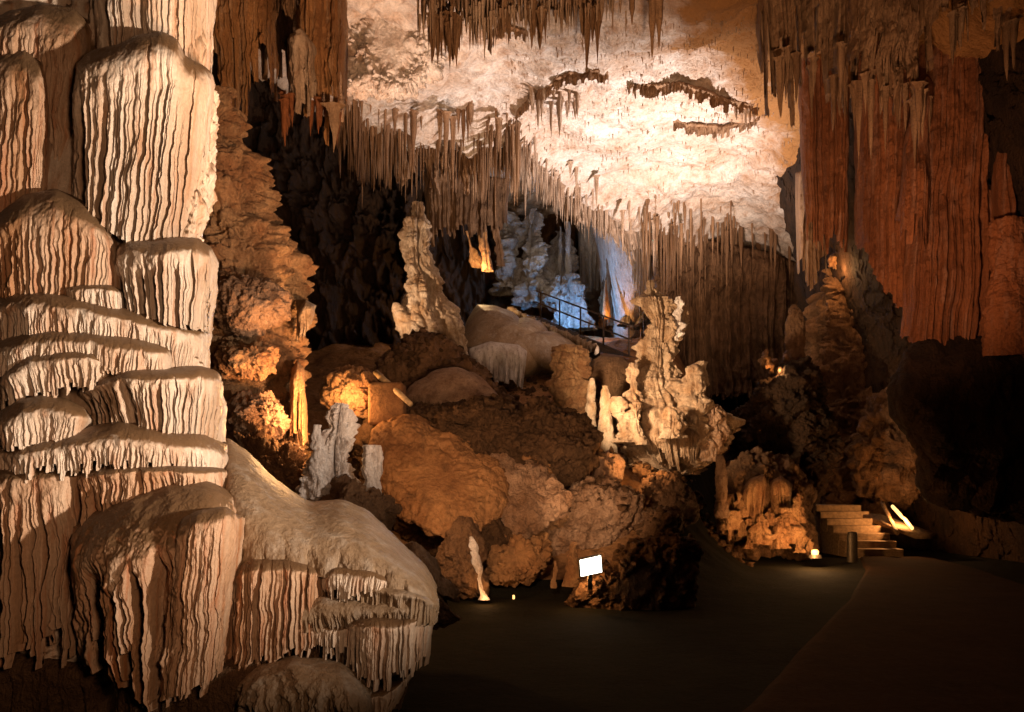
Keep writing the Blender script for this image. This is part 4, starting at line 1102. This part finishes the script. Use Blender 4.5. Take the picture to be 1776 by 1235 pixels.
# countless straw stalactites too fine to count
def straws(name, n, region, Lr, r, mat, Y=None):
    VV, FF, k = [], [], 0
    m = 5
    th = np.linspace(0, 2 * math.pi, m, endpoint=False)
    for i in range(n):
        px, py = region()
        if Y is None:
            yy = 10.4 * F / (HY - py)
            x = np.array([(px - CX) / F * yy])
            z = float(zc(x, np.array([yy]))[0])
            if z > 13:
                continue
        else:
            yy = random.uniform(*Y)
            z = at(px, py, yy)[2]
        L = (Lr[0] + (Lr[1] - Lr[0]) * random.random() ** 1.8) * yy / F
        rr = random.uniform(*r) * yy / F
        x0 = (px - CX) / F * yy
        ring = np.stack([x0 + rr * np.cos(th), yy + rr * np.sin(th), 0 * th + z + 0.08], -1)
        mid = np.stack([x0 + rr * .6 * np.cos(th), yy + rr * .6 * np.sin(th), 0 * th + z - L * .5], -1)
        tip = np.stack([x0 + rr * .12 * np.cos(th), yy + rr * .12 * np.sin(th), 0 * th + z - L], -1)
        VV += [ring, mid, tip]
        FF.append(grid_faces(3, m, True, k))
        k += 3 * m
    put(name, np.concatenate(VV), np.concatenate(FF), mat, kind='stuff', label='countless fine stalactites bristling under the cave roof', cat='stalactites')


def along(x0, x1, spread, up):
    r_ = random.Random(int(random.random() * 45) * 977 + int(x0))
    x = min(max(x0 + (x1 - x0) * r_.random() + random.gauss(0, 9), x0), x1)
    y = edge_Y(x)
    return x, roof_py(x, y - 0.3, 0) - up + random.gauss(0, spread)


clump = lambda cs, w, y0, y1: (random.choice(cs) + random.gauss(0, w), random.uniform(y0, y1))
straws('top_straws', 260, lambda: clump((745, 770, 812, 838, 850), 11, -40, 40), (8, 70), (1.2, 4), M['titepale'], (14.6, 15.6))
straws('top_straws', 300, lambda: clump((880, 915, 950, 985, 1008, 1045), 14, -40, 28), (6, 60), (1.2, 3.6), M['titepale'], (14.8, 16))
straws('straw_stalactites', 1100, lambda: (random.uniform(880, 1420), random.uniform(0, 330)), (3, 11), (0.7, 1.7), M['titepale'])
straws('fringe_straws', 1300, lambda: along(588, 895, 14, 8), (10, 95), (1.2, 3.4), M['tite'])
straws('fringe_straws', 1300, lambda: along(1110, 1440, 26, 12), (10, 120), (1.2, 3.2), M['tite'])
def beyond(x0, x1):
    x = random.uniform(x0, x1)
    y = edge_Y(x) + random.uniform(0, 6)
    return x, roof_py(x, y, 0)


straws('fringe_straws', 1100, lambda: beyond(1130, 1450), (20, 150), (1.4, 3.6), M['tite'])
straws('fringe_straws', 1100, lambda: along(885, 1140, 14, 8), (8, 62), (1.0, 2.6), M['titepale'])

# ================================================================== LAMPS AND ADDED FILLS
W = bpy.data.worlds.new('World')
S.world = W
W.use_nodes = True
W.node_tree.nodes['Background'].inputs[0].default_value = (1.0, 0.62, 0.38, 1)
W.node_tree.nodes['Background'].inputs[1].default_value = 0.004


def lamp_(name, kind, pos, power, col, target=None, angle=90, blend=0.6, r=0.12):
    l = bpy.data.lights.new(name, kind)
    l.energy = power
    l.color = col
    l.shadow_soft_size = r
    o = bpy.data.objects.new(name, l)
    C.objects.link(o)
    o.location = [float(c) for c in pos]
    if kind == 'SPOT':
        l.spot_size = math.radians(angle)
        l.spot_blend = blend
        from mathutils import Vector
        d = Vector([float(c) for c in target]) - o.location
        o.rotation_euler = d.to_track_quat('-Z', 'Y').to_euler()
    return o


ORG = (1, .50, .18)
lamp_('key_floodlight', 'SPOT', (4.2, 1.9, 1.9), 3900, (1, .82, .64), at(240, 330, 5.5), 58, 1.0, 0.10)
lamp_('camera_fill', 'SPOT', (0.7, 0.3, 2.1), 430, (1, .60, .34), at(230, 480, 5.4), 76, 1.0, 0.3)  # added fill beside the camera, stands for no lamp of the cave
lamp_('front_fill', 'SPOT', (1.5, 3.0, 0.8), 5600, (1, .60, .33), (-0.3, 15.5, 12.5), 84, 1.0, 0.25)  # made-up warm fill for the front roof curtains, no real lamp here
lamp_('roof_light', 'SPOT', (5.0, 21.6, 3.6), 8600, (1, .87, .82), (3.5, 24.0, 12), 102, 1.0, 0.2)
lamp_('roof_light', 'SPOT', (5.5, 22.0, 3.0), 2100, (1, .68, .46), (7.6, 28.0, 10.8), 64, 1.0, 0.2)  # extra light added to brighten the dark right roof edge
lamp_('roof_light', 'SPOT', at(700, 560, 16.0), 2700, (1, .70, .52), at(690, 60, 18.6), 60, 0.9, 0.25)
lamp_('pillar_lamp', 'POINT', at(552, 720, 9.6), 150, ORG, r=0.06)
lamp_('pillar_lamp', 'SPOT', at(640, 790, 8.6), 680, (1, .50, .22), at(450, 620, 10.5), 66, 1.0)
lamp_('boulder_lamp', 'POINT', at(600, 700, 13.9), 90, ORG, r=0.06)
lamp_('slope_lamp', 'SPOT', (-0.3, 6.5, 2.2), 1050, (1, .64, .38), at(850, 830, 14), 56, 1.0, 0.15)
lamp_('stalagmite_lamp', 'SPOT', at(1000, 690, 15.0), 1900, (1, .70, .42), at(1160, 650, 18.3), 80, 0.9)
lamp_('stalagmite_lamp', 'SPOT', at(600, 600, 20.5), 900, (1, .68, .42), at(730, 470, 23), 70, 0.9)
lamp_('cluster_lamp', 'POINT', at(1414, 950, 16.0), 90, ORG, r=0.05)
lamp_('cluster_lamp', 'SPOT', at(1345, 965, 15.0), 200, ORG, at(1315, 870, 17.5), 80, 0.9)
lamp_('stair_lamp', 'POINT', (9.32, 19.25, 1.05), 75, (1, .48, .17), r=0.04)
lamp_('red_lamp', 'SPOT', at(1540, 600, 11), 1150, (1, .52, .28), at(1570, 370, 17), 68, 1.0, 0.2)
lamp_('blue_lamp', 'POINT', at(985, 545, 34.6), 400, (.17, .46, 1), r=0.12)
lamp_('far_light', 'POINT', at(930, 430, 34.5), 70, (.9, .78, .66), r=0.2)  # neutral fill added to lift the far chamber, not a real lamp
lamp_('blue_lamp', 'POINT', at(1088, 440, 37.6), 220, (.10, .32, 1), r=0.1)
lamp_('blue_lamp', 'POINT', at(1050, 430, 38.6), 160, (.10, .36, 1), r=0.1)
lamp_('far_light', 'POINT', at(1052, 555, 34.0), 60, (1, .45, .12), r=0.05)
lamp_('far_light', 'POINT', at(826, 470, 30), 220, (1, .62, .28), r=0.1)
lamp_('far_light', 'POINT', at(1452, 470, 22.4), 52, ORG, r=0.04)
lamp_('far_light', 'POINT', at(1352, 642, 19.5), 26, ORG, r=0.04)
lamp_('post_lamp', 'POINT', at(1008, 1004, 10.6), 10, ORG, r=0.04)
lamp_('jumble_light', 'SPOT', at(1000, 900, 10.5), 320, (1, .62, .34), at(1045, 860, 14), 62, 1.0, 0.1)  # spot added to brighten the boulder jumble, no such lamp there
lamp_('jumble_light', 'POINT', at(1108, 796, 14.7), 40, ORG, r=0.05)
lamp_('drip_lamp', 'POINT', at(842, 1030, 11.0), 5, ORG, r=0.03)

# ================================================================== CAMERA
cam = bpy.data.cameras.new('camera')
co = bpy.data.objects.new('camera', cam)
C.objects.link(co)
co.location = (0, 0, EYE)
co.rotation_euler = (math.pi / 2, 0, 0)
cam.sensor_width = 36
cam.lens = 36 * F / 1776
cam.shift_y = (HY - 617.5) / 1776
cam.clip_end = 300
S.camera = co
S.render.engine = 'CYCLES'
S.cycles.use_denoising = True
S.cycles.max_bounces = 5
S.cycles.diffuse_bounces = 1
S.cycles.sample_clamp_indirect = 6
S.view_settings.view_transform = 'Standard'
S.view_settings.look = 'None'
S.view_settings.exposure = 0.0
print('stalactites', cnt[0], 'verts', sum(len(o.data.vertices) for o in S.objects if o.type == 'MESH'))
